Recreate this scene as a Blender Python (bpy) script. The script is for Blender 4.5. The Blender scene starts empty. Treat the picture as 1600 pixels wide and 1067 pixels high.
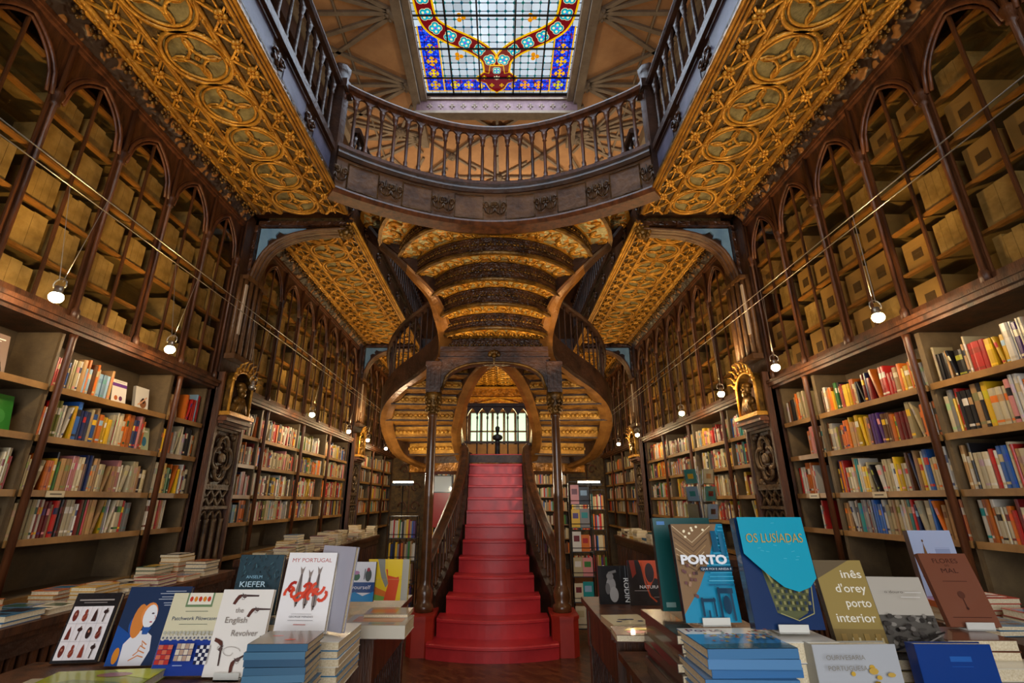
import bpy, math, random
from mathutils import Vector, Matrix, Euler
C = bpy.context.scene.collection
PI = math.pi
R = math.radians

# ---------------------------------------------------------------- camera
CAMX, CAMZ = 0.07, 1.45
FPX, TILT = 747.0, R(18.5)
cd = bpy.data.cameras.new('camera'); cam = bpy.data.objects.new('camera', cd); C.objects.link(cam)
cd.sensor_width = 36.0; cd.lens = FPX / 1600 * 36; cd.shift_x = 17 / 1600
cd.clip_start = 0.05; cd.clip_end = 100
cam.location = (CAMX, 0, CAMZ); cam.rotation_euler = (PI/2 + TILT, 0, 0)
bpy.context.scene.camera = cam
# ---------------------------------------------------------------- world, exposure
w = bpy.data.worlds.new('world'); bpy.context.scene.world = w; w.use_nodes = True
w.node_tree.nodes['Background'].inputs[0].default_value = (0.75, 0.85, 1.0, 1)
w.node_tree.nodes['Background'].inputs[1].default_value = 1.0
vs = bpy.context.scene.view_settings
vs.view_transform = 'Standard'; vs.look = 'None'; vs.exposure = 1.0; vs.gamma = 1.0; vs.use_curve_mapping = False

def light(kind, name, loc, energy, color, size=0.1, rot=(0,0,0), sizey=None, spot=None):
    d = bpy.data.lights.new(name, kind); d.energy = energy; d.color = color
    if kind == 'AREA':
        d.size = size
        if sizey: d.shape = 'RECTANGLE'; d.size_y = sizey
    else: d.shadow_soft_size = size
    if spot: d.spot_size = spot; d.spot_blend = 1.0
    o = bpy.data.objects.new(name, d); C.objects.link(o); o.location = loc; o.rotation_euler = rot
    return o
LAMP_E, UP_E = 8.0, 18.0
WARM = (1.0, 0.62, 0.28); HALO = (1.0, 0.74, 0.44); DAY = (0.72, 0.84, 1.0)
# daylight: the shop front's tall window behind the camera, and the skylight overhead
light('AREA', 'shop_front_daylight', (0, -2.85, 2.1), 72, (0.96, 0.92, 0.88), 4.0, (R(82), 0, 0), 3.0)
light('AREA', 'skylight_daylight', (0, 4.0, 7.80), 75, DAY, 2.2, (0, 0, 0), 4.6)

# added fill spots without any fitting, unseen, brightening the upper ceiling
for y_ in (1.5, 4.5, 7.5, 10.0):
    for x_ in (-2.2, 2.2): light('SPOT', 'upper_ceiling_fill', (x_, y_, 6.3), 22 if y_ > 5 else 4, (1.0, 0.78, 0.52), .02, (PI, 0, 0), spot=R(155))
light('SPOT', 'rear_ceiling_fill', (0, 9.0, 5.9), 75, (1.0, 0.80, 0.56), .03, (PI, 0, 0), spot=R(155))
for x_ in (-.73, .73): light('SPOT', 'stair_soffit_fill', (x_*.8, 5.2, 2.75), 16, (1.0, 0.68, 0.32), .03, (PI-R(12), 0, 0), spot=R(120))  # added spots lifting the upper flight's underside; the columns carry no lamps
light('POINT', 'back_ceiling_fill', (0, 10.9, 3.0), 45, (1.0, 0.72, 0.34), .1)  # added light without a fitting, brightens the back gallery ceiling
# ---------------------------------------------------------------- materials
def lin(h):
    if isinstance(h, str):
        v = [int(h[i:i+2], 16)/255 for i in (0, 2, 4)]
    else: v = [c/255 for c in h]
    return tuple(c/12.92 if c <= 0.04045 else ((c+0.055)/1.055)**2.4 for c in v)
MATS = {}
def mat(name, base='808080', rough=0.5, metal=0.0, var=None, nscale=6.0, stretch=None, bump=0.0, bscale=40.0,
        emit=None, estr=0.0, attr=False, coat=0.0, spec=0.5, voro=None, alpha=None):
    m = bpy.data.materials.new(name); m.use_nodes = True; MATS[name] = m
    nt = m.node_tree; N = nt.nodes; L = nt.links; b = N['Principled BSDF']
    b.inputs['Roughness'].default_value = rough; b.inputs['Metallic'].default_value = metal
    b.inputs['Specular IOR Level'].default_value = spec; b.inputs['Coat Weight'].default_value = coat
    b.inputs['Base Color'].default_value = (*lin(base), 1)
    tc = N.new('ShaderNodeTexCoord')
    mp = N.new('ShaderNodeMapping'); L.new(tc.outputs['Object'], mp.inputs[0])
    if stretch: mp.inputs['Scale'].default_value = stretch
    col = None
    if attr:
        a = N.new('ShaderNodeAttribute'); a.attribute_name = 'Col'; col = a.outputs['Color']
        if attr != 'plain':
            nz = N.new('ShaderNodeTexNoise'); nz.inputs['Scale'].default_value = nscale; nz.inputs['Detail'].default_value = 3
            L.new(tc.outputs['Object'], nz.inputs[0])
            mr = N.new('ShaderNodeMapRange'); mr.inputs[3].default_value = 0.8; mr.inputs[4].default_value = 1.15; L.new(nz.outputs[0], mr.inputs[0])
            mx = N.new('ShaderNodeVectorMath'); mx.operation = 'SCALE'; L.new(col, mx.inputs[0]); L.new(mr.outputs[0], mx.inputs['Scale']); col = mx.outputs[0]
        L.new(col, b.inputs['Base Color'])
    elif var:
        nz = N.new('ShaderNodeTexNoise'); nz.inputs['Scale'].default_value = nscale; nz.inputs['Detail'].default_value = 6; nz.inputs['Roughness'].default_value = 0.65
        L.new(mp.outputs[0], nz.inputs[0])
        cr = N.new('ShaderNodeValToRGB'); cr.color_ramp.elements[0].position = 0.36; cr.color_ramp.elements[1].position = 0.66
        cr.color_ramp.elements[0].color = (*lin(var), 1); cr.color_ramp.elements[1].color = (*lin(base), 1)
        L.new(nz.outputs[0], cr.inputs[0]); L.new(cr.outputs[0], b.inputs['Base Color']); col = cr.outputs[0]
    h = None
    if voro:   # carved relief: foliage-like cells, ground colour between them
        vo = N.new('ShaderNodeTexVoronoi'); vo.feature = 'SMOOTH_F1'; vo.inputs['Scale'].default_value = voro[0]; vo.inputs['Smoothness'].default_value = 0.35
        wn = N.new('ShaderNodeTexNoise'); wn.inputs['Scale'].default_value = voro[0]*0.7; L.new(mp.outputs[0], wn.inputs[0])
        ad = N.new('ShaderNodeVectorMath'); ad.operation = 'MULTIPLY_ADD'; ad.inputs[1].default_value = (0.16,)*3
        L.new(wn.outputs[1], ad.inputs[0]); L.new(mp.outputs[0], ad.inputs[2]); L.new(ad.outputs[0], vo.inputs[0])
        cr2 = N.new('ShaderNodeValToRGB'); cr2.color_ramp.elements[0].position = voro[2]; cr2.color_ramp.elements[1].position = voro[2]+0.08
        cr2.color_ramp.elements[0].color = (*lin(base), 1); cr2.color_ramp.elements[1].color = (*lin(voro[1]), 1)
        L.new(vo.outputs['Distance'], cr2.inputs[0])
        if not var: L.new(cr2.outputs[0], b.inputs['Base Color'])
        iv = N.new('ShaderNodeMath'); iv.operation = 'SUBTRACT'; iv.inputs[0].default_value = 1; L.new(vo.outputs['Distance'], iv.inputs[1]); h = iv.outputs[0]
    if bump:
        if h is None:
            bn = N.new('ShaderNodeTexNoise'); bn.inputs['Scale'].default_value = bscale; bn.inputs['Detail'].default_value = 4
            L.new(mp.outputs[0], bn.inputs[0]); h = bn.outputs[0]
        bp = N.new('ShaderNodeBump'); bp.inputs['Strength'].default_value = bump; bp.inputs['Distance'].default_value = 0.02
        L.new(h, bp.inputs['Height']); L.new(bp.outputs[0], b.inputs['Normal'])
    if emit or estr:
        if col and attr: L.new(col, b.inputs['Emission Color'])
        else: b.inputs['Emission Color'].default_value = (*lin(emit), 1)
        b.inputs['Emission Strength'].default_value = estr
    return m
mat('wood', '62391d', 0.42, var='2b160a', nscale=3.0, stretch=(5, 5, 0.6), bump=0.25, bscale=30)
mat('wood_red', '6b3d20', 0.42, var='371c0e', nscale=3.0, stretch=(5, 5, 0.6), bump=0.15, bscale=30)
mat('wood_dark', '4a2e1d', 0.45, var='23120a', nscale=4.0, bump=0.35, bscale=25)
mat('wood_carved', '573620', 0.36, var='24130a', nscale=9.0, bump=0.9, voro=(16.0, '20120a', 0.42))
mat('wood_frieze', '8a5a26', 0.4, bump=1.0, voro=(13.0, '2a180c', 0.33), metal=0.1)
mat('shelf', '6e5a3c', 0.55, var='4e3e29', nscale=4.0, bump=0.1)
mat('shelf_back', '5c4c35', 0.7, var='3f3323', nscale=3.0)
mat('case_back', '7d6c42', 0.7, var='54482a', nscale=2.5)
mat('gold', 'dca23c', 0.34, metal=0.35, var='a06c1c', nscale=9.0, bump=0.35, bscale=60)
mat('gold_ground', '6b5226', 0.6, metal=0.1, var='3d2c12', nscale=14.0, bump=0.6, bscale=70)
mat('gold_pale', '8e8458', 0.6, var='5f5430', nscale=12.0, bump=0.3, bscale=50)
mat('gold_relief', 'd08c30', 0.4, metal=0.3, bump=1.0, voro=(15.0, 'b9b184', 0.40))
mat('gold_carved', 'b97c2e', 0.4, metal=0.3, var='6e4313', nscale=8.0, bump=1.0, voro=(12.0, '000000', 0.4))
mat('bronze', '8a6426', 0.35, metal=0.5, var='3e2a0e', nscale=8.0, bump=0.3)
mat('brown_stone', '6c5233', 0.5, var='3f2e1b', nscale=10.0, bump=0.4)
mat('red_paint', 'cc3538', 0.36, var='b2282e', nscale=3.0, bump=0.12, bscale=9)
mat('red_plinth', 'b0301f', 0.40, var='9a261b', nscale=3.0, bump=0.06, bscale=12)
mat('plaster', 'cf9d6c', 0.8, var='b07f54', nscale=1.5)
mat('plaster_rib', '9d8b75', 0.7, var='84725e', nscale=5, bump=0.2)
mat('curb', '8d7072', 0.6, var='6e5354', nscale=6)
mat('blue_board', '7ea3bd', 0.6, var='6b90aa', nscale=6)
mat('bluish_lit_panel', '6f7292', 0.5, var='4f526e', nscale=5)  # bluish light on the panels is put into this colour
mat('floor', '5b3a22', 0.30, var='3a2213', nscale=6, stretch=(1, 8, 1), bump=0.1)
mat('wall', '6e4c2a', 0.8, var='52371d', nscale=3)
mat('black', '151314', 0.4)
mat('steel', 'b9b2a4', 0.3, metal=0.9)
mat('pages', 'e6d9bb', 0.7, var='c9b68f', nscale=3, stretch=(60, 60, 60))
mat('book', attr=True, rough=0.38, nscale=5)
mat('print', attr='plain', rough=0.25, coat=0.25)
mat('paper', 'b5a274', 0.7, var='7c6a40', nscale=4)
mat('file_box', '9c8354', 0.75, var='8f784c', nscale=4)
mat('bulb', 'fff0d0', emit='ffdca0', estr=40)
mat('tube_light', 'fff0d0', emit='fff0cc', estr=12)
mat('glass_pane_lit', 'b8dcc8', 0.6, emit='a8d8c4', estr=0.5)
mat('stained', attr=True, rough=0.2, nscale=5, estr=0.42)
mat('lead', '16140f', 0.6)
def parquet():
    m = MATS['floor']; nt = m.node_tree; N = nt.nodes; L = nt.links; b = N['Principled BSDF']
    tc = N.new('ShaderNodeTexCoord'); mp = N.new('ShaderNodeMapping'); mp.inputs['Rotation'].default_value = (0, 0, R(45)); L.new(tc.outputs['Object'], mp.inputs[0])
    br = N.new('ShaderNodeTexBrick'); br.inputs['Scale'].default_value = 6; br.inputs['Mortar Size'].default_value = 0.008
    br.inputs['Color1'].default_value = (*lin('6b4326'), 1); br.inputs['Color2'].default_value = (*lin('452a17'), 1); br.inputs['Mortar'].default_value = (*lin('22140b'), 1)
    L.new(mp.outputs[0], br.inputs[0]); L.new(br.outputs[0], b.inputs['Base Color'])
parquet()
def glass_mat():
    m = bpy.data.materials.new('case_glass'); m.use_nodes = True; MATS['case_glass'] = m
    nt = m.node_tree; N = nt.nodes; L = nt.links; N.remove(N['Principled BSDF'])
    t = N.new('ShaderNodeBsdfTransparent'); t.inputs[0].default_value = (0.95, 0.90, 0.80, 1)
    g = N.new('ShaderNodeBsdfGlossy'); g.inputs['Roughness'].default_value = 0.02
    lw = N.new('ShaderNodeLayerWeight'); lw.inputs[0].default_value = 0.5
    pw = N.new('ShaderNodeMath'); pw.operation = 'POWER'; pw.inputs[1].default_value = 4.0; L.new(lw.outputs['Facing'], pw.inputs[0])
    fr = N.new('ShaderNodeMath'); fr.operation = 'MULTIPLY_ADD'; fr.inputs[1].default_value = 0.35; fr.inputs[2].default_value = 0.02; L.new(pw.outputs[0], fr.inputs[0])
    mx = N.new('ShaderNodeMixShader'); L.new(fr.outputs[0], mx.inputs[0]); L.new(t.outputs[0], mx.inputs[1]); L.new(g.outputs[0], mx.inputs[2])
    L.new(mx.outputs[0], N['Material Output'].inputs[0])
glass_mat()
def clear_mat():
    m = bpy.data.materials.new('clear_acrylic'); m.use_nodes = True; MATS['clear_acrylic'] = m
    nt = m.node_tree; N = nt.nodes; L = nt.links; N.remove(N['Principled BSDF'])
    t = N.new('ShaderNodeBsdfTransparent'); t.inputs[0].default_value = (0.85, 0.88, 0.9, 1)
    g = N.new('ShaderNodeBsdfGlossy'); g.inputs['Roughness'].default_value = 0.1
    mx = N.new('ShaderNodeMixShader'); mx.inputs[0].default_value = 0.25; L.new(t.outputs[0], mx.inputs[1]); L.new(g.outputs[0], mx.inputs[2])
    L.new(mx.outputs[0], N['Material Output'].inputs[0])
clear_mat()

# ---------------------------------------------------------------- mesh builder
class MB:
    def __init__(s): s.v = []; s.f = []; s.m = []; s.c = []; s.s = []
    def add(s, vs, fs, m=0, col=None, smooth=False):
        o = len(s.v); s.v.extend([tuple(v) for v in vs])
        for f in fs:
            s.f.append(tuple(i+o for i in f)); s.m.append(m); s.c.append(col); s.s.append(smooth)
    def box(s, x0, x1, y0, y1, z0, z1, m=0, col=None):
        if x0 > x1: x0, x1 = x1, x0
        if y0 > y1: y0, y1 = y1, y0
        if z0 > z1: z0, z1 = z1, z0
        s.add([(x0,y0,z0),(x1,y0,z0),(x1,y1,z0),(x0,y1,z0),(x0,y0,z1),(x1,y0,z1),(x1,y1,z1),(x0,y1,z1)],
              [(3,2,1,0),(4,5,6,7),(0,1,5,4),(1,2,6,5),(2,3,7,6),(3,0,4,7)], m, col)
    def obox(s, M, sx, sy, sz, m=0, col=None):   # box centred on M, full sizes
        p = [M @ Vector((a*sx/2, b*sy/2, c*sz/2)) for c in (-1,1) for a, b in ((-1,-1),(1,-1),(1,1),(-1,1))]
        s.add(p, [(3,2,1,0),(4,5,6,7),(0,1,5,4),(1,2,6,5),(2,3,7,6),(3,0,4,7)], m, col)
    def bar(s, p, q, w, h, m=0, col=None, up=(0,0,1)):
        p = Vector(p); q = Vector(q); d = q-p; L = d.length
        if L < 1e-6: return
        d.normalize(); u = Vector(up)
        if abs(d.dot(u)) > 0.98: u = Vector((0,1,0)) if abs(d.y) < 0.9 else Vector((1,0,0))
        a = d.cross(u).normalized(); b = a.cross(d)
        M = Matrix((( a.x, d.x, b.x, (p.x+q.x)/2),(a.y, d.y, b.y, (p.y+q.y)/2),(a.z, d.z, b.z, (p.z+q.z)/2),(0,0,0,1)))
        s.obox(M, w, L, h, m, col)
    def tube(s, pts, r, n=6, m=0, closed=False, col=None, caps=True, up=None):
        pts = [Vector(p) for p in pts]; k = len(pts)
        rr = r if isinstance(r, (list, tuple)) else [r]*k
        vs = []; prev = None
        for i, p in enumerate(pts):
            a = pts[(i-1) % k] if (closed or i > 0) else p; b = pts[(i+1) % k] if (closed or i < k-1) else p
            d = (b-a); d = d.normalized() if d.length > 1e-9 else Vector((0,0,1))
            if prev is None:
                u = Vector(up) if up else (Vector((0,0,1)) if abs(d.z) < 0.9 else Vector((1,0,0)))
            else: u = prev
            x = (u - d*u.dot(d)); x = x.normalized() if x.length > 1e-6 else d.orthogonal().normalized()
            prev = x; y = d.cross(x)
            for j in range(n):
                t = 2*PI*j/n; vs.append(p + (x*math.cos(t)+y*math.sin(t))*rr[i])
        fs = []
        for i in range(k if closed else k-1):
            for j in range(n):
                a = i*n+j; b = i*n+(j+1) % n; c = ((i+1) % k)*n+(j+1) % n; d = ((i+1) % k)*n+j
                fs.append((a, b, c, d))
        if caps and not closed: fs += [tuple(range(n))[::-1], tuple((k-1)*n+j for j in range(n))]
        s.add(vs, fs, m, col, n > 4)
    def sweep(s, pts, prof, m=0, side=None, closed=False, smooth=False, col=None):
        """profile (a, b): a along the path's horizontal side, b up."""
        pts = [Vector(p) for p in pts]; k = len(pts); n = len(prof); vs = []
        for i, p in enumerate(pts):
            a = pts[(i-1) % k] if (closed or i > 0) else p; b = pts[(i+1) % k] if (closed or i < k-1) else p
            d = b-a; sd = Vector((d.y, -d.x, 0)) if not side else Vector(side(i) if callable(side) else side)
            sd = sd.normalized() if sd.length > 1e-6 else Vector((1,0,0))
            for (u, v) in prof: vs.append(p + sd*u + Vector((0,0,v)))
        fs = []
        for i in range(k if closed else k-1):
            for j in range(n):
                fs.append((i*n+j, i*n+(j+1) % n, ((i+1) % k)*n+(j+1) % n, ((i+1) % k)*n+j))
        if not closed: fs += [tuple(range(n))[::-1], tuple((k-1)*n+j for j in range(n))]
        s.add(vs, fs, m, col, smooth)
    def lathe(s, prof, c, n=10, m=0, M=None, col=None):
        vs = []; k = len(prof)
        for (r, z) in prof:
            for j in range(n):
                t = 2*PI*j/n; p = Vector((r*math.cos(t), r*math.sin(t), z))
                vs.append((M @ p) if M else p + Vector(c))
        fs = [(i*n+j, i*n+(j+1) % n, (i+1)*n+(j+1) % n, (i+1)*n+j) for i in range(k-1) for j in range(n)]
        fs += [tuple(range(n))[::-1], tuple((k-1)*n+j for j in range(n))]
        s.add(vs, fs, m, col, True)
    def ell(s, c, rx, ry, rz, n=10, k=6, m=0, M=None, col=None):
        vs = []
        for i in range(k+1):
            a = -PI/2 + PI*i/k
            for j in range(n):
                t = 2*PI*j/n; p = Vector((rx*math.cos(a)*math.cos(t), ry*math.cos(a)*math.sin(t), rz*math.sin(a)))
                vs.append((M @ p if M else p) + Vector(c))
        s.add(vs, [(i*n+j, i*n+(j+1) % n, (i+1)*n+(j+1) % n, (i+1)*n+j) for i in range(k) for j in range(n)], m, col, True)
    def prism(s, poly, T, d, m=0, col=None):   # 2D polygon, T maps (u, v, w) to space, depth w 0..d
        n = len(poly)
        vs = [T(u, v, 0) for u, v in poly] + [T(u, v, d) for u, v in poly]
        s.add(vs, [tuple(range(n))[::-1], tuple(range(n, 2*n))] + [(i, (i+1) % n, n+(i+1) % n, n+i) for i in range(n)], m, col)
    def merge(s, o, f):
        s.add([f(v) for v in o.v], [], 0); off = len(s.v)-len(o.v)
        for i, fc in enumerate(o.f):
            s.f.append(tuple(j+off for j in fc)); s.m.append(o.m[i]); s.c.append(o.c[i]); s.s.append(o.s[i])
    def mesh(s, name, mats, loc=(0,0,0)):
        me = bpy.data.meshes.new(name)
        lx, ly, lz = loc
        me.from_pydata([(x-lx, y-ly, z-lz) for x, y, z in s.v], [], s.f)
        for mm in (mats if isinstance(mats, (list, tuple)) else [mats]): me.materials.append(MATS[mm])
        me.polygons.foreach_set('material_index', s.m); me.polygons.foreach_set('use_smooth', s.s)
        if any(c is not None for c in s.c):
            a = me.color_attributes.new('Col', 'FLOAT_COLOR', 'CORNER'); buf = []
            for f, c in zip(s.f, s.c):
                c = c or (0.5, 0.5, 0.5); buf.extend((c[0], c[1], c[2], 1.0)*len(f))
            a.data.foreach_set('color', buf)
        me.update(); return me
    def build(s, name, mats, parent=None, loc=(0,0,0), local=False):
        """world-space vertices; a parented part is shifted by its parent's place unless local"""
        base = WPOS.get(parent.name, Vector((0,0,0))) if (parent is not None and not local) else Vector(loc)
        off = base if (parent is None or not local) else Vector((0,0,0))
        me = s.mesh(name, mats, (0,0,0) if local else off)
        o = bpy.data.objects.new(name, me); C.objects.link(o)
        if parent is not None: o.parent = parent; WPOS[o.name] = base
        else: o.location = loc; WPOS[o.name] = Vector(loc)
        return o
WPOS = {}
def tag(o, label=None, cat=None, group=None, kind=None):
    if label: o['label'] = label
    if cat: o['category'] = cat
    if group: o['group'] = group
    if kind: o['kind'] = kind
    return o
def thing(name, label, cat, loc=(0,0,0), group=None, rot=None):
    o = bpy.data.objects.new(name, None); C.objects.link(o); o.location = loc; o.empty_display_size = 0.1
    if rot: o.rotation_euler = rot
    WPOS[o.name] = Vector(loc); return tag(o, label, cat, group)
def struct(mb, name, mats): return tag(mb.build(name, mats), kind='structure')
def at(px, py, y):     # a pixel of the photograph at a distance y into the room -> x, z
    t = -(py-533.5)/FPX; s_ = (px-783)/FPX
    Z = y*(t*math.cos(TILT)+math.sin(TILT))/(math.cos(TILT)-t*math.sin(TILT))
    den = y*math.cos(TILT)+Z*math.sin(TILT)
    return CAMX + s_*den, CAMZ + Z
def proj(x, y, z):
    X = x-CAMX; Z = z-CAMZ; den = y*math.cos(TILT)+Z*math.sin(TILT)
    if den < 0.05: return None
    return 783+FPX*X/den, 533.5-FPX*(Z*math.cos(TILT)-y*math.sin(TILT))/den, den
def spline(pts, n=8):
    P = [Vector(p) for p in pts]; out = []
    for i in range(len(P)-1):
        p0 = P[i-1] if i else P[0]*2-P[1]; p1 = P[i]; p2 = P[i+1]; p3 = P[i+2] if i+2 < len(P) else P[-1]*2-P[-2]
        for k in range(n):
            t = k/n; out.append(0.5*((2*p1)+(p2-p0)*t+(2*p0-5*p1+4*p2-p3)*t*t+(3*p1-p0-3*p2+p3)*t**3))
    out.append(P[-1]); return out
def arc_at(pts, pitch, off=0.0):   # points every pitch along a polyline, with tangent
    out = []; acc = off; d0 = 0.0
    for a, b in zip(pts, pts[1:]):
        L = (b-a).length
        while acc <= d0+L+1e-9:
            t = (acc-d0)/L if L else 0; out.append((a.lerp(b, t), (b-a).normalized())); acc += pitch
        d0 += L
    return out
def length(pts): return sum((b-a).length for a, b in zip(pts, pts[1:]))
ORD = ['first','second','third','fourth','fifth','sixth','seventh','eighth','ninth','tenth','eleventh','twelfth','thirteenth','fourteenth','fifteenth',
 'sixteenth','seventeenth','eighteenth','nineteenth','twentieth']
def nth(i):
    if i < 20: return ORD[i]
    tens = ['','','twenty','thirty','forty','fifty','sixty','seventy'][(i+1)//10]; u = (i+1) % 10
    return (tens[:-1]+'ieth') if u == 0 else tens+'-'+ORD[u-1]
mat('wood_column', '6b4526', 0.22, var='4b2f1a', nscale=5.0, coat=0.3)
mat('wood_gilt', 'a06a30', 0.3, metal=0.15, var='6e451d', nscale=4.0, bump=0.2, bscale=20)
mat('wood_carved2', '5b3922', 0.34, var='2c190d', nscale=7.0, bump=0.8, voro=(22.0, '20120a', 0.42))
mats_later = [('shelf_edge', dict(base='a47a45', rough=0.35, var='7c582e', nscale=4)), ('brown_wood', dict(base='6f4c2c', rough=0.4, var='472d18', nscale=5, bump=0.3)),
              ('pale_strip', dict(base='b7a48e', rough=0.6))]
for n_, kw in mats_later: mat(n_, **kw)
mat('wood_panel', '7a5738', 0.45, var='4c3220', nscale=5.0, bump=0.25, bscale=20)
mat('bronze_dark', '6f4f26', 0.4, metal=0.3, var='33200e', nscale=9.0, bump=0.3)
# ================================================================ room shell
W = 2.60          # face of the bookcases either side
WB = 2.95         # wall behind them
YF, YB = -3.2, 12.1
ZC = 4.31         # underside of the galleries
ZU = 7.85         # upper ceiling
mb = MB(); mb.box(-WB-.1, WB+.1, YF, YB+.1, -0.1, 0); struct(mb, 'floor', 'floor')
for sd, nm in ((-1, 'wall_left'), (1, 'wall_right')):
    mb = MB(); mb.box(sd*WB, sd*(WB+.12), YF, YB, 0, ZU); struct(mb, nm, 'wall')
# back wall with the tall arcaded window above the landing
mb = MB()
mb.box(-WB, -0.72, YB, YB+.12, 0, ZU); mb.box(0.72, WB, YB, YB+.12, 0, ZU); mb.box(-.72, .72, YB, YB+.12, 0, 2.80); mb.box(-.72, .72, YB, YB+.12, 3.60, ZU)
struct(mb, 'wall_back', 'wall')
mb = MB(); mb.box(-WB, -2.2, YF, YF+.12, 0, ZU); mb.box(2.2, WB, YF, YF+.12, 0, ZU); mb.box(-2.2, 2.2, YF, YF+.12, 4.0, ZU); mb.box(-2.2, 2.2, YF, YF+.12, 0, .35)
struct(mb, 'wall_front', 'wall')
# shop-front window
mb = MB()
for x in (-2.2, -1.1, 0, 1.1, 2.2): mb.box(x-.04, x+.04, YF+.02, YF+.1, .35, 4.0, 0)
for z in (.35, 2.3, 3.96): mb.box(-2.2, 2.2, YF+.02, YF+.1, z, z+.05, 0)
struct(mb, 'window_1', 'wood_dark')
# arched window at the back
mb = MB(); mb.box(-.72, .72, YB+.05, YB+.07, 2.80, 3.60, 1)
for x in (-.72, -.43, -.145, .145, .43, .72): mb.box(x-.03, x+.03, YB-.02, YB+.05, 2.80, 3.60, 0)
for z in (2.80, 3.10, 3.58): mb.box(-.72, .72, YB-.02, YB+.05, z, z+.035, 0)
struct(mb, 'window_2', ['wood_dark', 'glass_pane_lit'])

# upper ceiling with star ribs, opening for the skylight
SX0, SX1, SY0, SY1 = -1.21, 1.21, 1.9, 6.26
mb = MB()
mb.box(-WB, SX0-.06, YF, YB, ZU, ZU+.1); mb.box(SX1+.06, WB, YF, YB, ZU, ZU+.1)
mb.box(SX0-.06, SX1+.06, YF, SY0-.06, ZU, ZU+.1); mb.box(SX0-.06, SX1+.06, SY1+.06, YB, ZU, ZU+.1)
struct(mb, 'ceiling', 'plaster')
mb = MB()
def rib(p, q, r=.035): mb.bar(p, q, r*2, r*1.6, 0)
def boss(x, y, z, r=.09):
    mb.lathe([(r*1.1, .0), (r*1.2, -.03), (r*.9, -.07), (r*.5, -.10), (.0, -.12)], (x, y, z), 10)
    for k in range(8):
        a = k*PI/4; mb.ell((x+math.cos(a)*r, y+math.sin(a)*r, z-.05), .035, .035, .04, 6, 4)
zr = ZU-.03
for sd in (-1, 1):
    xb = sd*1.38; xo = sd*2.75
    for yc in (1.2, 2.4, 3.6, 4.8, 6.0, 7.2):
        boss(xb+sd*.02, yc, zr)
        for k in range(-2, 3):
            rib((xb, yc, zr), (xo, yc+k*.42, zr-.0), .028)
        mb.tube([(sd*(2.2-.0*t), yc-.6+1.2*t, zr) for t in (0, 1)], .02)
    mb.box(sd*1.27, sd*1.40, 0, 7.3, ZU-.16, ZU-.0)
    mb.box(sd*2.62, sd*2.95, YF, YB, ZU-.22, ZU)
# star ribs of the flat end ceiling
for yc in (7.0, 8.3, 9.6, 10.9):
    for xc in (-1.75, 0, 1.75):
        boss(xc, yc, zr, .08)
        for k in range(8):
            a = k*PI/4 + (PI/8 if xc else 0); L = .80
            rib((xc, yc, zr), (xc+math.cos(a)*L, yc+math.sin(a)*L*.78, zr), .022)
    for xc in (-.88, .88):
        boss(xc, yc+.65, zr, .05)
        for k in range(4): rib((xc, yc+.65, zr), (xc+.62*math.cos(k*PI/2+PI/4), yc+.65+.62*math.sin(k*PI/2+PI/4), zr), .02)
struct(mb, 'trim_1', 'plaster_rib')
mb = MB()   # skylight curb
for y0, y1 in ((SY1, SY1+.10), (SY0-.10, SY0)): mb.box(SX0-.12, SX1+.12, y0, y1, ZU-.32, ZU)
mb.box(SX0-.14, SX1+.14, SY1-.02, SY1+.14, ZU-.36, ZU-.31, 1); mb.box(SX0-.14, SX1+.14, SY1-.03, SY1+.14, ZU-.08, ZU-.02, 1)
for k in range(13):
    x = SX0+.1+k*(SX1-SX0-.2)/12
    for dx, dz in ((0, .035), (-.03, 0), (.03, 0)): mb.ell((x+dx, SY1-.005, ZU-.21+dz), .018, .012, .02, 6, 4, 1)
    mb.box(x-.008, x+.008, SY1-.015, SY1, ZU-.26, ZU-.2, 1)
for sx in (SX0, SX1): mb.box(sx-.05, sx+.05, SY0, SY1, ZU-.10, ZU, 1)
struct(mb, 'trim_2', ['curb', 'plaster_rib'])

# ---------------------------------------------------------------- stained-glass skylight
SK = thing('stained_glass_skylight', 'backlit stained glass skylight with blue border and dark red ribbon over the hall', 'skylight', (0, (SY0+SY1)/2, ZU+.04))
zg = ZU+.06
G = MB(); LD = MB()
def flat(mb, poly, lay, col): mb.add([(x, y, zg-.002*lay) for x, y in poly], [tuple(range(len(poly)))[::-1]], 0, col)
def strip(mb, path, w0, w1, lay, col):    # ribbon along 2D path between side offsets w0, w1
    n = len(path); vs = []
    for i, (x, y) in enumerate(path):
        a = path[max(i-1, 0)]; b = path[min(i+1, n-1)]; dx, dy = b[0]-a[0], b[1]-a[1]; L = math.hypot(dx, dy) or 1
        nx, ny = dy/L, -dx/L; vs += [(x+nx*w0, y+ny*w0, zg-.002*lay), (x+nx*w1, y+ny*w1, zg-.002*lay)]
    mb.add(vs, [(2*i, 2*i+1, 2*i+3, 2*i+2) for i in range(n-1)], 0, col)
rs = random.Random(5)
GW, BLU, YEL, RED, TEAL, CRM = lin('c3d4e2'), lin('0a32d8'), lin('e6b400'), lin('6e0c14'), lin('12a4b8'), lin('f0eac0')
cell = .118
ny = int((SY1-SY0)/cell)
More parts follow.
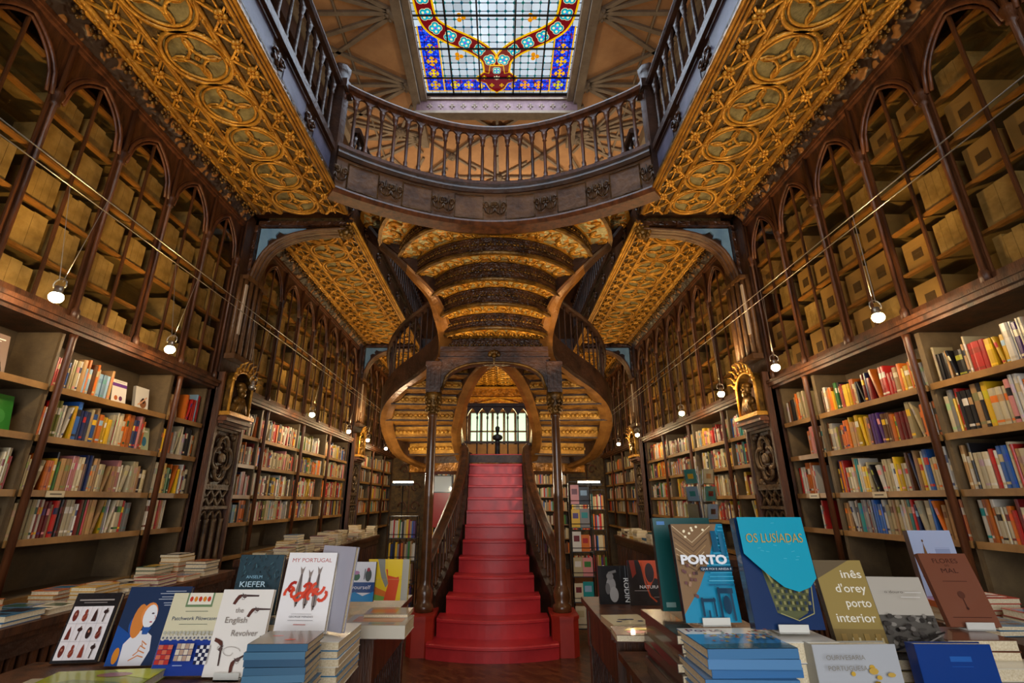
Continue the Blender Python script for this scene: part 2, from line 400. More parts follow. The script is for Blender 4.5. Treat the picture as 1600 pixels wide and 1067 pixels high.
for i in range(20):
    for j in range(ny+1):
        x0 = SX0+.02+i*.12; y0 = SY1-(j+1)*cell
        if x0+.12 > SX1+.01 or y0 < SY0-.05: continue
        v = .72+.4*rs.random(); d = .028
        if abs(x0+.06) < .3 and j > 5: v += .35
        flat(G, [(x0+d, y0), (x0+.12-d, y0), (x0+.12, y0+d), (x0+.12, y0+cell-d), (x0+.12-d, y0+cell), (x0+d, y0+cell), (x0, y0+cell-d), (x0, y0+d)], 0, tuple(c*v for c in GW))
        flat(G, [(x0-d, y0), (x0, y0-d), (x0+d, y0), (x0, y0+d)], 0, tuple(c*(.7+.5*rs.random()) for c in TEAL))
        LD.box(x0-.0045, x0+.0045, y0, y0+cell, zg-.004, zg+.001); LD.box(x0, x0+.12, y0-.0045, y0+.0045, zg-.004, zg+.001)
def both(fn):
    fn(1); fn(-1)
def cross(x, y, s=.062, lay=2):
    cols = tuple(c*(.75+.5*rs.random()) for c in YEL)
    for a in range(4):
        c_, s_ = math.cos(a*PI/2), math.sin(a*PI/2)
        P = [(.0, -.16), (.55, -.16), (.55, -.45), (.8, -.45), (1.1, 0), (.8, .45), (.55, .45), (.55, .16), (.0, .16)]
        flat(G, [(x+(u*c_-v*s_)*s, y+(u*s_+v*c_)*s) for u, v in P], lay, cols)
def blue_strip(x0, x1, y0, y1):
    flat(G, [(x0, y0), (x1, y0), (x1, y1), (x0, y1)], 1, BLU)
    for k in range(int((x1-x0)*(y1-y0)*900)):
        x = rs.uniform(x0+.015, x1-.015); y = rs.uniform(y0+.015, y1-.015); r = .014
        c = rs.choice([lin('2a5cff'), lin('061c9a'), lin('3c78ff'), lin('b03020')])
        flat(G, [(x+r*math.cos(t*PI/3), y+r*math.sin(t*PI/3)) for t in range(6)], 1.4, c)
for side in (1, -1):
    xa, xb = sorted((side*.86, side*1.14)); ytop = 5.06
    blue_strip(xa, xb, ytop, SY1-.06)
    for x in (xa, xb): strip(G, [(x, ytop), (x, SY1-.06)], -.011, .011, 2.5, YEL)
    for k in range(8): 
        if SY1-.18-k*.22 > 5.2: cross((xa+xb)/2, SY1-.18-k*.22, .08)
    xc, xd = sorted((side*.32, side*.86)); blue_strip(xc, xd, SY1-.30, SY1-.06)
    for k in range(2): cross(side*(.46+.22*k), SY1-.18, .075)
blue_strip(-.32, .32, SY1-.30, SY1-.06); cross(.25, SY1-.16, .05); cross(-.25, SY1-.16, .05)
for y in (SY1-.30, SY1-.06): strip(G, [(-1.14 if y > SY1-.1 else -.86, y), (1.14 if y > SY1-.1 else .86, y)], -.011, .011, 2.5, YEL)
def quatre(x, y, s, lay=4, a0=0):
    for r, c in ((1.0, CRM), (.88, lin('0d2a30')), (.80, TEAL)):
        for k in range(4):
            a = a0+k*PI/2+PI/4; cx, cy = x+.45*s*math.cos(a), y+.45*s*math.sin(a); q = .58*s*r
            flat(G, [(cx+q*math.cos(t*PI/5), cy+q*math.sin(t*PI/5)) for t in range(10)], lay+1.2*(1-r)*5, c)
    for k in range(4):
        a = a0+k*PI/2+PI/4; cx, cy = x+.5*s*math.cos(a), y+.5*s*math.sin(a); q = .2*s
        flat(G, [(cx+q*math.cos(t*PI/3), cy+q*math.sin(t*PI/3)) for t in range(6)], lay+3, CRM)
    flat(G, [(x+.2*s*math.cos(t*PI/3), y+.2*s*math.sin(t*PI/3)) for t in range(6)], lay+3.2, lin('8a4fd0'))
for side in (1, -1):
    path = [(p.x, p.y) for p in spline([(side*1.0, 2.2, 0), (side*1.0, 4.0, 0), (side*1.0, 4.7, 0), (side*.93, 5.02, 0), (side*.72, 5.19, 0), (side*.50, 5.30, 0), (side*.27, 5.43, 0), (side*.11, 5.60, 0), (side*.07, 5.85, 0)], 8)]
    strip(G, path, -.125, .125, 3, RED)
    for w_ in (-.125, .125): strip(G, path, w_-.014, w_+.014, 3.4, YEL)
    P3 = [Vector((x, y, 0)) for x, y in path]; tot = length(P3)
    for p, d in arc_at(P3, .235, .1):
        if (tot) and p.y < 5.66: quatre(p.x, p.y, .098, 4, math.atan2(d.y, d.x))
    for (bx, by) in ((.50, 4.93), (.58, 5.55)):
        for k in range(3):
            a = k*2.1; q = .035; cx, cy = side*bx+.04*math.cos(a), by+.04*math.sin(a)
            flat(G, [(cx+q*math.cos(t*PI/4), cy+q*math.sin(t*PI/4)) for t in range(8)], 3.6, lin('d68a00'))
# tail medallion
tail = [(-.10, 5.72), (.10, 5.72), (.12, 5.86), (.20, 5.84), (.31, 5.93), (.30, 6.0), (.17, 6.04), (.12, 6.14), (0, 6.22), (-.12, 6.14), (-.17, 6.04), (-.30, 6.0), (-.31, 5.93), (-.20, 5.84), (-.12, 5.86)]
flat(G, [(x*1.08, (y-5.97)*1.08+5.97) for x, y in tail], 3.6, YEL); flat(G, tail, 4.0, RED)
quatre(0, 5.80, .07, 5, 0)
for x, y in ((.2, 5.93), (-.2, 5.93), (.08, 6.08), (-.08, 6.08)): cross(x, y, .035, 5)
for k in range(5):
    a = -PI/2+(k-2)*.5; flat(G, [(0, 5.98), (.07*math.sin(a+PI/2+.2), 5.98-.07*math.cos(a+PI/2)), (.09*math.sin(a+PI/2), 5.98-.09*math.cos(a+PI/2)), (.07*math.sin(a+PI/2-.2), 5.98-.07*math.cos(a+PI/2))], 5, CRM)
G.build('glass', 'stained', SK)
for x in (-.72, -.27, .27, .72): LD.box(x-.011, x+.011, SY0, SY1, zg-.03, zg-.012)
for k in range(8): y = SY1-.33-k*.52; LD.box(SX0, SX1, y-.011, y+.011, zg-.03, zg-.012)
for x in (SX0, SX1): LD.box(x-.02, x+.02, SY0, SY1, zg-.03, zg)
for y in (SY0, SY1): LD.box(SX0, SX1, y-.02, y+.02, zg-.03, zg)
LD.build('lead_frame', 'lead', SK)

# ---------------------------------------------------------------- gallery ceilings (gilded, carved)
PITCH = .4075
def soffit_module():
    """one length of the carved ceiling, x 0 (inner edge) .. .92 (wall side), y 0 .. PITCH, reliefs hang below z = 0"""
    s = MB(); r = .2; cx, cy = .46, PITCH/2
    for rr, tr in ((.205, .017), (.172, .011)):
        s.tube([(cx+rr*1.05*math.cos(t*PI/12), cy+rr*math.sin(t*PI/12), -.012) for t in range(24)], tr, 5, 0, True)
    s.add([(cx+.197*math.cos(t*PI/12), cy+.19*math.sin(t*PI/12), -.003) for t in range(24)], [tuple(range(24))[::-1]], 2)
    for k in range(4):   # pointed petals
        a = k*PI/2+PI/4
        c0 = (cx+.16*math.cos(a), cy+.16*math.sin(a)); 
        s.tube([(c0[0]+.115*math.cos(a+PI+u), c0[1]+.115*math.sin(a+PI+u), -.014-.004*math.cos(u)) for u in (-1.0,-.6,-.2,.2,.6,1.0)], .012, 5, 0)
        b = k*PI/2
        s.tube([(cx+.05*math.cos(b)+t*.115*math.cos(b)+.022*math.sin(t*PI)*math.cos(b+PI/2), cy+.05*math.sin(b)+t*.115*math.sin(b)+.022*math.sin(t*PI)*math.sin(b+PI/2), -.014) for t in (0,.33,.66,1)], .009, 4, 0)
        s.tube([(cx+.05*math.cos(b)+t*.115*math.cos(b)-.022*math.sin(t*PI)*math.cos(b+PI/2), cy+.05*math.sin(b)+t*.115*math.sin(b)-.022*math.sin(t*PI)*math.sin(b+PI/2), -.014) for t in (0,.33,.66,1)], .009, 4, 0)
        s.ell((cx+.06*math.cos(a), cy+.06*math.sin(a), -.01), .012, .012, .008, 6, 4, 1)
    s.ell((cx, cy, -.01), .022, .022, .014, 8, 4, 0)
    for x0, x1 in ((.03, .225), (.70, .89)):       # lattice strips
        for a, b in (((x0, 0), (x1, PITCH/2)), ((x1, 0), (x0, PITCH/2)), ((x0, PITCH/2), (x1, PITCH)), ((x1, PITCH/2), (x0, PITCH))):
            s.bar((a[0], a[1], -.014), (b[0], b[1], -.014), .013, .024, 0)
            off = .028
            s.bar((a[0], a[1]+off, -.007), (b[0], b[1]+off, -.007), .006, .01, 0)
        s.bar(((x0+x1)/2, 0, -.008), ((x0+x1)/2, PITCH, -.008), .010, .014, 0)
        xm = (x0+x1)/2
        for yy in (PITCH*.25, PITCH*.75):          # leaf rosette at every lattice crossing
            for k in range(6):
                a = k*PI/3; s.ell((xm+.026*math.cos(a), yy+.034*math.sin(a), -.026), .019, .019, .016, 6, 4, 0)
            s.ell((xm, yy, -.03), .012, .012, .012, 6, 4, 0)
        for yy in (0, PITCH*.5):
            for xx in (x0+.035, x1-.035): s.ell((xx, yy+.0, -.012), .016, .028, .01, 6, 4, 0)
    for k in range(2):                             # little scrolls in the ring spandrels
        for sx in (-1, 1):
            s.tube([(cx+sx*(.17+.03*math.cos(t)), k*PITCH+ (1 if k == 0 else -1)*(.05+.03*math.sin(t)), -.012) for t in (0, .8, 1.6, 2.4, 3.2, 4.0)], .007, 4, 0)
    return s
MOD = soffit_module()
XI, XO = 1.53, 2.45
def soffit(sd, y0, y1, nm):
    mb = MB(); n = max(1, round((y1-y0)/PITCH)); k = (y1-y0)/(n*PITCH)
    mb.box(sd*XI, sd*XO, y0, y1, ZC, ZC+.06, 1)
    for i in range(n):
        mb.merge(MOD, lambda v: (sd*(XI+.0+v[0]), y0+(i*PITCH+v[1])*k, ZC+v[2]))
    for x, r in ((1.545, .022), (1.58, .010), (1.775, .018), (1.797, .011), (2.215, .014), (2.235, .010), (2.44, .026), (2.475, .020)):
        mb.tube([(sd*x, y0, ZC-.008), (sd*x, y1, ZC-.008)], r, 6, 0)
    for i in range(n*3):                           # beads and crockets on the mouldings
        y = y0+(i+.5)*(y1-y0)/(n*3)
        mb.ell((sd*1.785, y, ZC-.028), .014, .022, .010, 6, 4, 0); mb.ell((sd*2.45, y, ZC-.034), .013, .024, .010, 6, 4, 0)
    # cove and frieze down to the cornice of the glazed cases
    mb.add([(sd*2.47, y0, ZC+.01), (sd*2.47, y1, ZC+.01), (sd*2.58, y1, ZC-.13), (sd*2.58, y0, ZC-.13)], [(0, 1, 2, 3)], 3)
    nn = int((y1-y0)/.13)
    for i in range(nn):
        y = y0+(i+.5)*(y1-y0)/nn; c = (sd*2.50, y, ZC-.05)
        for k2 in range(5):
            a = k2*2*PI/5; mb.ell((c[0]+sd*(-.01+.012*math.sin(a)), c[1]+.03*math.cos(a), c[2]-.02*math.sin(a)), .012, .016, .016, 6, 4, 4)
    return struct(mb, nm, ['gold', 'gold_ground', 'gold_pale', 'wood_frieze', 'bronze'])
for sd, s_ in ((-1, 'left'), (1, 'right')):
    soffit(sd, -1.0, 4.30, 'ceiling_'+s_+'_gallery_front')
    soffit(sd, 4.50, 8.60, 'ceiling_'+s_+'_gallery_middle')
    soffit(sd, 8.80, 12.1, 'ceiling_'+s_+'_gallery_rear')
# gallery decks: structure above the soffits
for sd, s_ in ((-1, 'left'), (1, 'right')):
    mb = MB(); mb.box(sd*1.62, sd*WB, -1.5, YB, ZC+.06, 4.72)
    mb.box(sd*2.58, sd*WB, -1.5, YB, 4.16, ZC+.06); struct(mb, 'floor_'+s_+'_gallery', 'wood_dark')
mb = MB(); mb.box(-1.62, 1.62, 9.6, YB, ZC+.06, 4.72); struct(mb, 'floor_back_gallery', 'wood_dark')
mb = MB()
n = 8
mb.box(-1.53, 1.53, 9.6, YB, ZC, ZC+.06, 1)
for j in range(6):
    for i in range(8): mb.merge(MOD, lambda v: (-1.53+i*.3825+(v[0]-.26)*.95*.95, 9.6+(j*PITCH)+v[1], ZC+v[2])) if i % 2 == 0 else None
for i in range(9): mb.tube([(-1.53+i*.3825, 9.6, ZC-.01), (-1.53+i*.3825, YB, ZC-.01)], .016, 5, 0)
struct(mb, 'ceiling_back_gallery', ['gold', 'gold_ground', 'gold_pale'])

mb = MB(); mb.box(-1.5, 1.5, YB-.06, YB, 3.66, 4.25, 0)
for z in (3.68, 3.95, 4.22): mb.box(-1.5, 1.5, YB-.10, YB-.05, z-.025, z+.025, 1)
for q in (-1, 1): mb.bar((0, YB-.09, 3.92), (q*.8, YB-.09, 3.72), .05, .05, 1, up=(0, 1, 0))
struct(mb, 'trim_3', ['gold_carved', 'gold'])
# ================================================================ galleries' fascias and balustrades
ZFL = 4.745       # gallery floor line / top of the fascia
ZRL = 5.52        # handrail top
def baluster_mb(mb, base, h, r=.018, m=0, n=8):
    x, y, z = base
    mb.lathe([(r*1.5, 0), (r*1.5, .05*h), (r*.9, .07*h), (r*1.25, .12*h), (r*.8, .18*h), (r*.95, .45*h), (r*.75, .80*h), (r*1.25, .83*h), (r*.9, .86*h), (r*1.5, .93*h), (r*1.7, h)], (x, y, z), n, m)
def arcade(mb, p, q, z0, z1, th, m=0, n=7):
    """plate with one pointed arch cut from its lower edge, from p to q (2D points)"""
    p = Vector((p[0], p[1], 0)); q = Vector((q[0], q[1], 0)); d = q-p; sd = Vector((d.y, -d.x, 0)).normalized()*th/2
    low = []
    for i in range(n*2+1):
        t = i/(2*n); u = abs(t-.5)*2
        zz = z0+(z1-z0)*(.12+.68*(1-u**1.5)) if .06 < t < .94 else z0
        low.append((p+d*t, zz))
    vs = []
    for a, zz in low:
        for s_ in (-1, 1): vs += [a+sd*s_+Vector((0,0,zz)), a+sd*s_+Vector((0,0,z1))]
    fs = []
    for i in range(len(low)-1):
        a = i*4; b = a+4
        fs += [(a, b, b+1, a+1), (a+2, a+3, b+3, b+2), (a, a+2, b+2, b)]
    mb.add(vs, fs, m)
HRAIL = [(-.045, -.05), (.045, -.05), (.06, -.02), (.055, .0), (.03, .02), (-.03, .02), (-.055, .0), (-.06, -.02)]
def balustrade(par, path, h_rail, pitch, mats='wood_red', zoff=0.0, arches=True, r=.018, plinth=True, hide=None):
    """path: 3D polyline at floor line. Adds handrail, arcade, balusters to a thing"""
    mb = MB(); mb.sweep([p+Vector((0,0,h_rail)) for p in path], HRAIL); mb.build('handrail', mats, par)
    if plinth:
        mb = MB(); mb.sweep([p+Vector((0,0,.02)) for p in path], [(-.035, -.02), (.035, -.02), (.035, .02), (-.035, .02)]); mb.build('bottom_rail', mats, par)
    L = length(path); k = max(1, round(L/pitch)); pt = L/k
    pts = arc_at(path, pt)
    if arches:
        mb = MB()
        for (a, _), (b, _) in zip(pts, pts[1:]):
            zz = (a.z+b.z)/2; arcade(mb, (a.x, a.y), (b.x, b.y), zz+h_rail-.17, zz+h_rail-.045, .026)
        mb.build('arcade_rail', mats, par)
    for a, _ in pts:
        if hide and hide(a): continue
        mb = MB(); baluster_mb(mb, (a.x, a.y, a.z+.035), h_rail-.035-(.13 if arches else .04), r); mb.build('baluster', mats, par)
def scroll(mb, T, s, m=0):     # pair of carved scroll leaves; T(u, v, w)
    for sx in (-1, 1):
        pts = [(sx*(.35+.30*math.cos(a)*(1-a/9)), .30*math.sin(a)*(1-a/9)+.1) for a in [k*.7 for k in range(9)]]
        mb.tube([T(u*s, v*s, .012) for u, v in pts], .10*s, 5, m)
        mb.tube([T(sx*.1*s, -.5*s, .01), T(sx*.4*s, -.35*s, .016), T(sx*.5*s, -.1*s, .01)], .09*s, 5, m)
    mb.tube([T(0, -.55*s, .01), T(0, .5*s, .01)], .06*s, 5, m)

for sd, s_ in ((-1, 'left'), (1, 'right')):
    for (y0, y1, wh, lab) in ((-1.0, 3.86, 'front', 'nearest the camera'), (4.45, 9.4, 'rear', 'beyond the curved bridge')):
        g = thing('gallery_balustrade', f'dark turned-wood balustrade of the {s_} upper gallery, {lab}', 'balustrade', (sd*1.60, (y0+y1)/2, ZFL))
        mb = MB()    # fascia: mouldings, recessed panels, brackets
        for x_, r_ in ((1.515, .016), (1.545, .010), (1.575, .014)): mb.tube([(sd*x_, y0, ZC-.03), (sd*x_, y1, ZC-.03)], r_, 6, 3)
        for x, z0, z1 in ((1.52, ZC-.03, ZC+.03), (1.54, ZC+.03, ZC+.08), (1.58, ZC+.08, ZFL-.06), (1.54, ZFL-.06, ZFL), (1.555, ZFL, ZFL+.03)):
            mb.box(sd*x, sd*(1.60 if z0 < ZC else 1.64), y0, y1, z0, z1, 0 if z0 >= ZC+.07 else 4)
        k = round((y1-y0)/.62)
        for i in range(k):
            ya = y0+(y1-y0)*i/k; yb = y0+(y1-y0)*(i+1)/k
            mb.box(sd*1.575, sd*1.59, ya+.14, yb-.06, ZC+.13, ZFL-.10, 2 if wh == 'front' else 0)  # front panels coloured as if lit bluish, rear ones left dark wood
            for a, b_, c_, d_ in ((ya+.12, yb-.04, ZC+.11, ZC+.13), (ya+.12, yb-.04, ZFL-.10, ZFL-.08)): mb.box(sd*1.56, sd*1.59, a, b_, c_, d_)
            T = lambda u, v, w_: Vector((sd*(1.575-w_), ya+.03+u, (ZC+ZFL)/2+v))
            scroll(mb, T, .13, 1)
        mb.build('fascia', ['wood_dark', 'wood_carved', 'bluish_lit_panel', 'gold', 'wood_frieze'], g)
        path = [Vector((sd*1.60, y0+(y1-y0)*i/6, ZFL+.03)) for i in range(7)]
        balustrade(g, path, ZRL-ZFL-.03, .155, 'wood_dark', r=.017)
# ================================================================ curved bridge over the stair head
BR = thing('gallery_bridge', 'curved dark wood bridge balcony with carved fascia and turned balusters over the stair', 'balcony', (0, 4.4, ZFL))
def bpath(off=0, z=ZFL, n=24, hw=1.555, ye=3.88, yc=4.50):
    pts = []
    for i in range(n+1):
        t = -1+2*i/n; x = t*hw; y = ye+(yc-ye)*(math.cos(t*PI*.5)**.9*.92+.08*(1-t*t)) if abs(t) < 1 else ye
        pts.append(Vector((x, y+off, z)))
    return pts
# fascia as swept profile: (a towards the viewer, b up) relative to floor line
bp = bpath(); side = lambda i: Vector((-(bp[max(i-1,0)]-bp[min(i+1,len(bp)-1)]).y*-1, -(bp[min(i+1,len(bp)-1)]-bp[max(i-1,0)]).x, 0))
def nrm(path, i): d = path[min(i+1, len(path)-1)]-path[max(i-1, 0)]; return Vector((d.y, -d.x, 0)).normalized()
mb = MB()
for prof, m in (([(-.10, -.44), (.03, -.44), (.03, -.09), (-.10, -.09)], 2), ([(-.10, -.09), (.05, -.09), (.075, -.06), (.06, -.02), (.075, .0), (.05, .02), (-.10, .02)], 0),
                ([(-.12, -.50), (.04, -.50), (.075, -.47), (.07, -.45), (.045, -.43), (-.12, -.43)], 1)):
    mb.sweep(bp, prof, m, side=lambda i: nrm(bp, i))
mb.build('fascia', ['wood_dark', 'wood_red', 'wood_panel'], BR)
pts = arc_at(bp, length(bp)/12); mb = MB()
for i, (p, d) in enumerate(pts):
    sd_ = Vector((d.y, -d.x, 0))
    if i % 2 == 0:
        for o_ in (-.055, .055):
            T = lambda u, v, w_: p+d*(u+o_)+sd_*(.035+w_)+Vector((0,0,-.265+v*1.7)); scroll(mb, T, .105)
    else:
        d3 = d
        for w_, hh in ((.155, .0),): 
            a = p-d*w_; b = p+d*w_
            for zz in (-.12, -.41): mb.bar(a+sd_*.035+Vector((0,0,zz)), b+sd_*.035+Vector((0,0,zz)), .014, .012)
            for q in (a, b): mb.bar(q+sd_*.035+Vector((0,0,-.41)), q+sd_*.035+Vector((0,0,-.12)), .012, .014)
mb.build('carved_bracket', 'bronze_dark', BR)
balustrade(BR, bpath(-.02, ZFL+.02), ZRL-ZFL, .142, 'wood_red', r=.020)
mb = MB()
deck = bpath(.06, ZFL-.05)
vs = [p for p in deck]+[Vector((p.x*1.0, max(p.y+.28, 4.3+.0*abs(p.x)), p.z)) for p in deck]; n = len(deck)
mb.add(vs+[v+Vector((0,0,.05)) for v in vs], [(i, i+1, n+i+1, n+i) for i in range(n-1)]+[(2*n+i, 3*n+i, 3*n+i+1, 2*n+i+1) for i in range(n-1)]+[(n+i, n+i+1, 3*n+i+1, 3*n+i) for i in range(n-1)])
mb.build('deck', 'wood_dark', BR)
for sd in (-1, 1):
    mb = MB(); mb.box(sd*1.53, sd*1.68, 3.80, 3.95, ZC+.02, ZRL+.02); mb.lathe([(.10, 0), (.11, .04), (.07, .07), (.09, .16), (.10, .22), (.06, .26), (.0, .30)], (sd*1.605, 3.875, ZRL+.02), 8)
    mb.box(sd*1.50, sd*1.70, 3.78, 3.98, ZRL-.06, ZRL+.04); mb.build('newel_post', 'wood_dark', BR)

# ================================================================ the staircase
ST = thing('staircase', 'red-painted double curving staircase of carved dark wood rising to the bridge', 'staircase', (0, 6.4, 0))
NS = 13; RI = .1706; H1 = .14
SYs = [5.34+.222*i for i in range(NS)]; SHs = [H1+RI*i for i in range(NS)]
SWs = [1.30, 1.16, 1.02, .92, .84, .79, .77, .77, .78, .80, .82, .83, .84]
CX0 = -.015
for i in range(NS):
    mb = MB(); hw = SWs[i]/2; y = SYs[i]; h = SHs[i]; y1 = SYs[i+1] if i < NS-1 else y+1.9
    bulge = .13*max(0, 1-i/7)+.01
    nse = [(CX0+hw*t, y-bulge*(1-t*t)) for t in [k/8-1 for k in range(17)]]
    back = [(CX0+hw, y1+.05), (CX0-hw, y1+.05)]
    rs_ = [(x, yy+.03) for x, yy in nse]
    prev = SHs[i-1] if i else 0
    n = len(nse)
    # riser body
    poly = rs_+back
    mb.add([(x, yy, prev-(.02 if i else 0)) for x, yy in poly]+[(x, yy, h-.03) for x, yy in poly], [tuple(range(len(poly)))[::-1]]+[(k, (k+1) % len(poly), len(poly)+(k+1) % len(poly), len(poly)+k) for k in range(len(poly))])
    # tread with rounded nosing
    poly = nse+back; m_ = len(poly)
    ins = [(x, yy+.012) for x, yy in nse]+back
    lay = [([(x, yy+.012) for x, yy in nse]+back, h-.035), (poly, h-.028), (poly, h-.010), (ins, h)]
    vs = [(x, yy, z) for P, z in lay for x, yy in P]
    fs = [tuple(range(m_))[::-1], tuple(3*m_+k for k in range(m_))]+[(L_*m_+k, L_*m_+(k+1) % m_, (L_+1)*m_+(k+1) % m_, (L_+1)*m_+k) for L_ in range(3) for k in range(m_)]
    mb.add(vs, fs); mb.build('step', 'red_paint', ST)
# red plinths
for sd in (-1, 1):
    mb = MB(); x0 = sd*.60+CX0; x1 = sd*.865+CX0
    c = [(x0, 5.46), (x0+sd*.07, 5.40), (x1-sd*.06, 5.40), (x1, 5.47), (x1, 5.84), (x0, 5.84)]
    if sd < 0: c = c[::-1]
    mb.prism(c[::-1] if sd > 0 else c[::-1], lambda u, v, w_: Vector((u, v, w_)), .33)
    mb.prism([((x-(x0+x1)/2)*1.05+(x0+x1)/2, (y-5.62)*1.05+5.62) for x, y in c][::-1], lambda u, v, w_: Vector((u, v, .33+w_)), .03)
    mb.build('red_plinth', 'red_plinth', ST)
# columns with capitals, square piers above and the arched lintel
def arc_prism(mb, x0, x1, y0, y1, ztop, fn, n=24, m=0):
    xs = [x0+(x1-x0)*i/n for i in range(n+1)]; vs = []
    for x in xs: vs += [(x, y0, fn(x)), (x, y0, ztop), (x, y1, fn(x)), (x, y1, ztop)]
    fs = []
    for i in range(n):
        a = 4*i; b = a+4; fs += [(a, b, b+1, a+1), (a+2, a+3, b+3, b+2), (a, a+2, b+2, b), (a+1, b+1, b+3, a+3)]
    fs += [(0, 1, 3, 2), (4*n, 4*n+2, 4*n+3, 4*n+1)]
    mb.add(vs, fs, m)
for sd in (-1, 1):
    c = (sd*.725+CX0, 5.64, 0)
    mb = MB()
    mb.lathe([(.10, .36), (.10, .42), (.075, .44), (.09, .50), (.085, .56), (.062, .60), (.056, .66), (.054, 1.5), (.057, 1.52), (.054, 1.54), (.049, 2.38), (.06, 2.40), (.06, 2.43)], c, 16)
    mb.build('column', 'wood_column', ST)
    mb = MB()
    mb.lathe([(.05, 2.42), (.062, 2.46), (.058, 2.52), (.09, 2.60), (.10, 2.64), (.10, 2.68)], c, 12)
    for ring, zz, rr in ((8, 2.49, .07), (8, 2.57, .085), (4, 2.62, .105)):
        for k in range(ring):
            a = 2*PI*k/ring+(PI/ring if zz > 2.5 else 0); mb.ell((c[0]+rr*math.cos(a), c[1]+rr*math.sin(a), zz), .022, .022, .035, 6, 4)
    mb.build('capital', 'bronze', ST)
    mb = MB(); x = c[0]
    mb.box(x-.085, x+.085, 5.55, 5.73, 2.68, 3.06)
    for dx in (-.05, 0, .05): mb.box(x+dx-.015, x+dx+.015, 5.54, 5.56, 2.72, 2.98)
    mb.box(x-.095, x+.095, 5.535, 5.745, 3.00, 3.05); mb.build('square_pier', 'wood_dark', ST)
mb = MB()
def larch(x):
    t = min(1, abs(x-CX0)/.62); return 2.74+.30*math.sqrt(max(0, 1-t**2.6)) if t < 1 else 2.70
arc_prism(mb, -.66+CX0, .66+CX0, 5.58, 5.72, 3.22, larch, 30)
mb.tube([Vector((CX0+.62*t, 5.575, larch(CX0+.62*t)+.006)) for t in [k/14-1 for k in range(29)]], .018, 6, 1)
mb.box(-.655+CX0, .655+CX0, 5.54, 5.76, 3.18, 3.24, 0); mb.box(-.68+CX0, .68+CX0, 5.56, 5.60, 3.09, 3.11, 0)
for k in range(5):
    a = PI/2+(k-2)*.55; mb.ell((CX0+.055*math.cos(a), 5.55, 3.12+.055*math.sin(a)), .03, .02, .034, 8, 5, 1)
mb.ell((CX0, 5.54, 3.12), .03, .03, .03, 8, 5, 1); mb.box(CX0-.012, CX0+.012, 5.54, 5.57, 3.02, 3.1, 1)
mb.build('arched_lintel', ['wood_dark', 'bronze'], ST)

# upper flight: (centre y, half chord, end y, height of the riser's foot)
ARC = [(5.80, .60, 5.84, 3.24), (5.42, .64, 5.70, 3.44), (5.16, .67, 5.55, 3.64), (4.95, .78, 5.44, 3.86), (4.74, 1.0, 5.34, 4.08), (4.36, 1.2, 5.30, 4.28), (3.95, 1.42, 5.28, 4.44), (3.72, 1.64, 5.22, 4.60)]
def arcpts(k, grow=0.0, n=20):
    yc, hx, ye, z = ARC[k]; s = ye-yc; Rr = (hx*hx+s*s)/(2*s); cy = yc+Rr; am = math.asin(min(1, hx/Rr)) if cy >= ye else PI-math.asin(min(1, hx/Rr))
    P = [Vector(((Rr+grow)*math.sin(a), cy-(Rr+grow)*math.cos(a), 0)) for a in [am*(2*i/n-1) for i in range(n+1)]]
    for p in P:      # the upper steps run in behind the bridge fascia
        lim = 3.88+.62*math.cos(min(1, abs(p.x)/1.6)*PI*.5)+.16; p.y = max(p.y, lim)
    return P
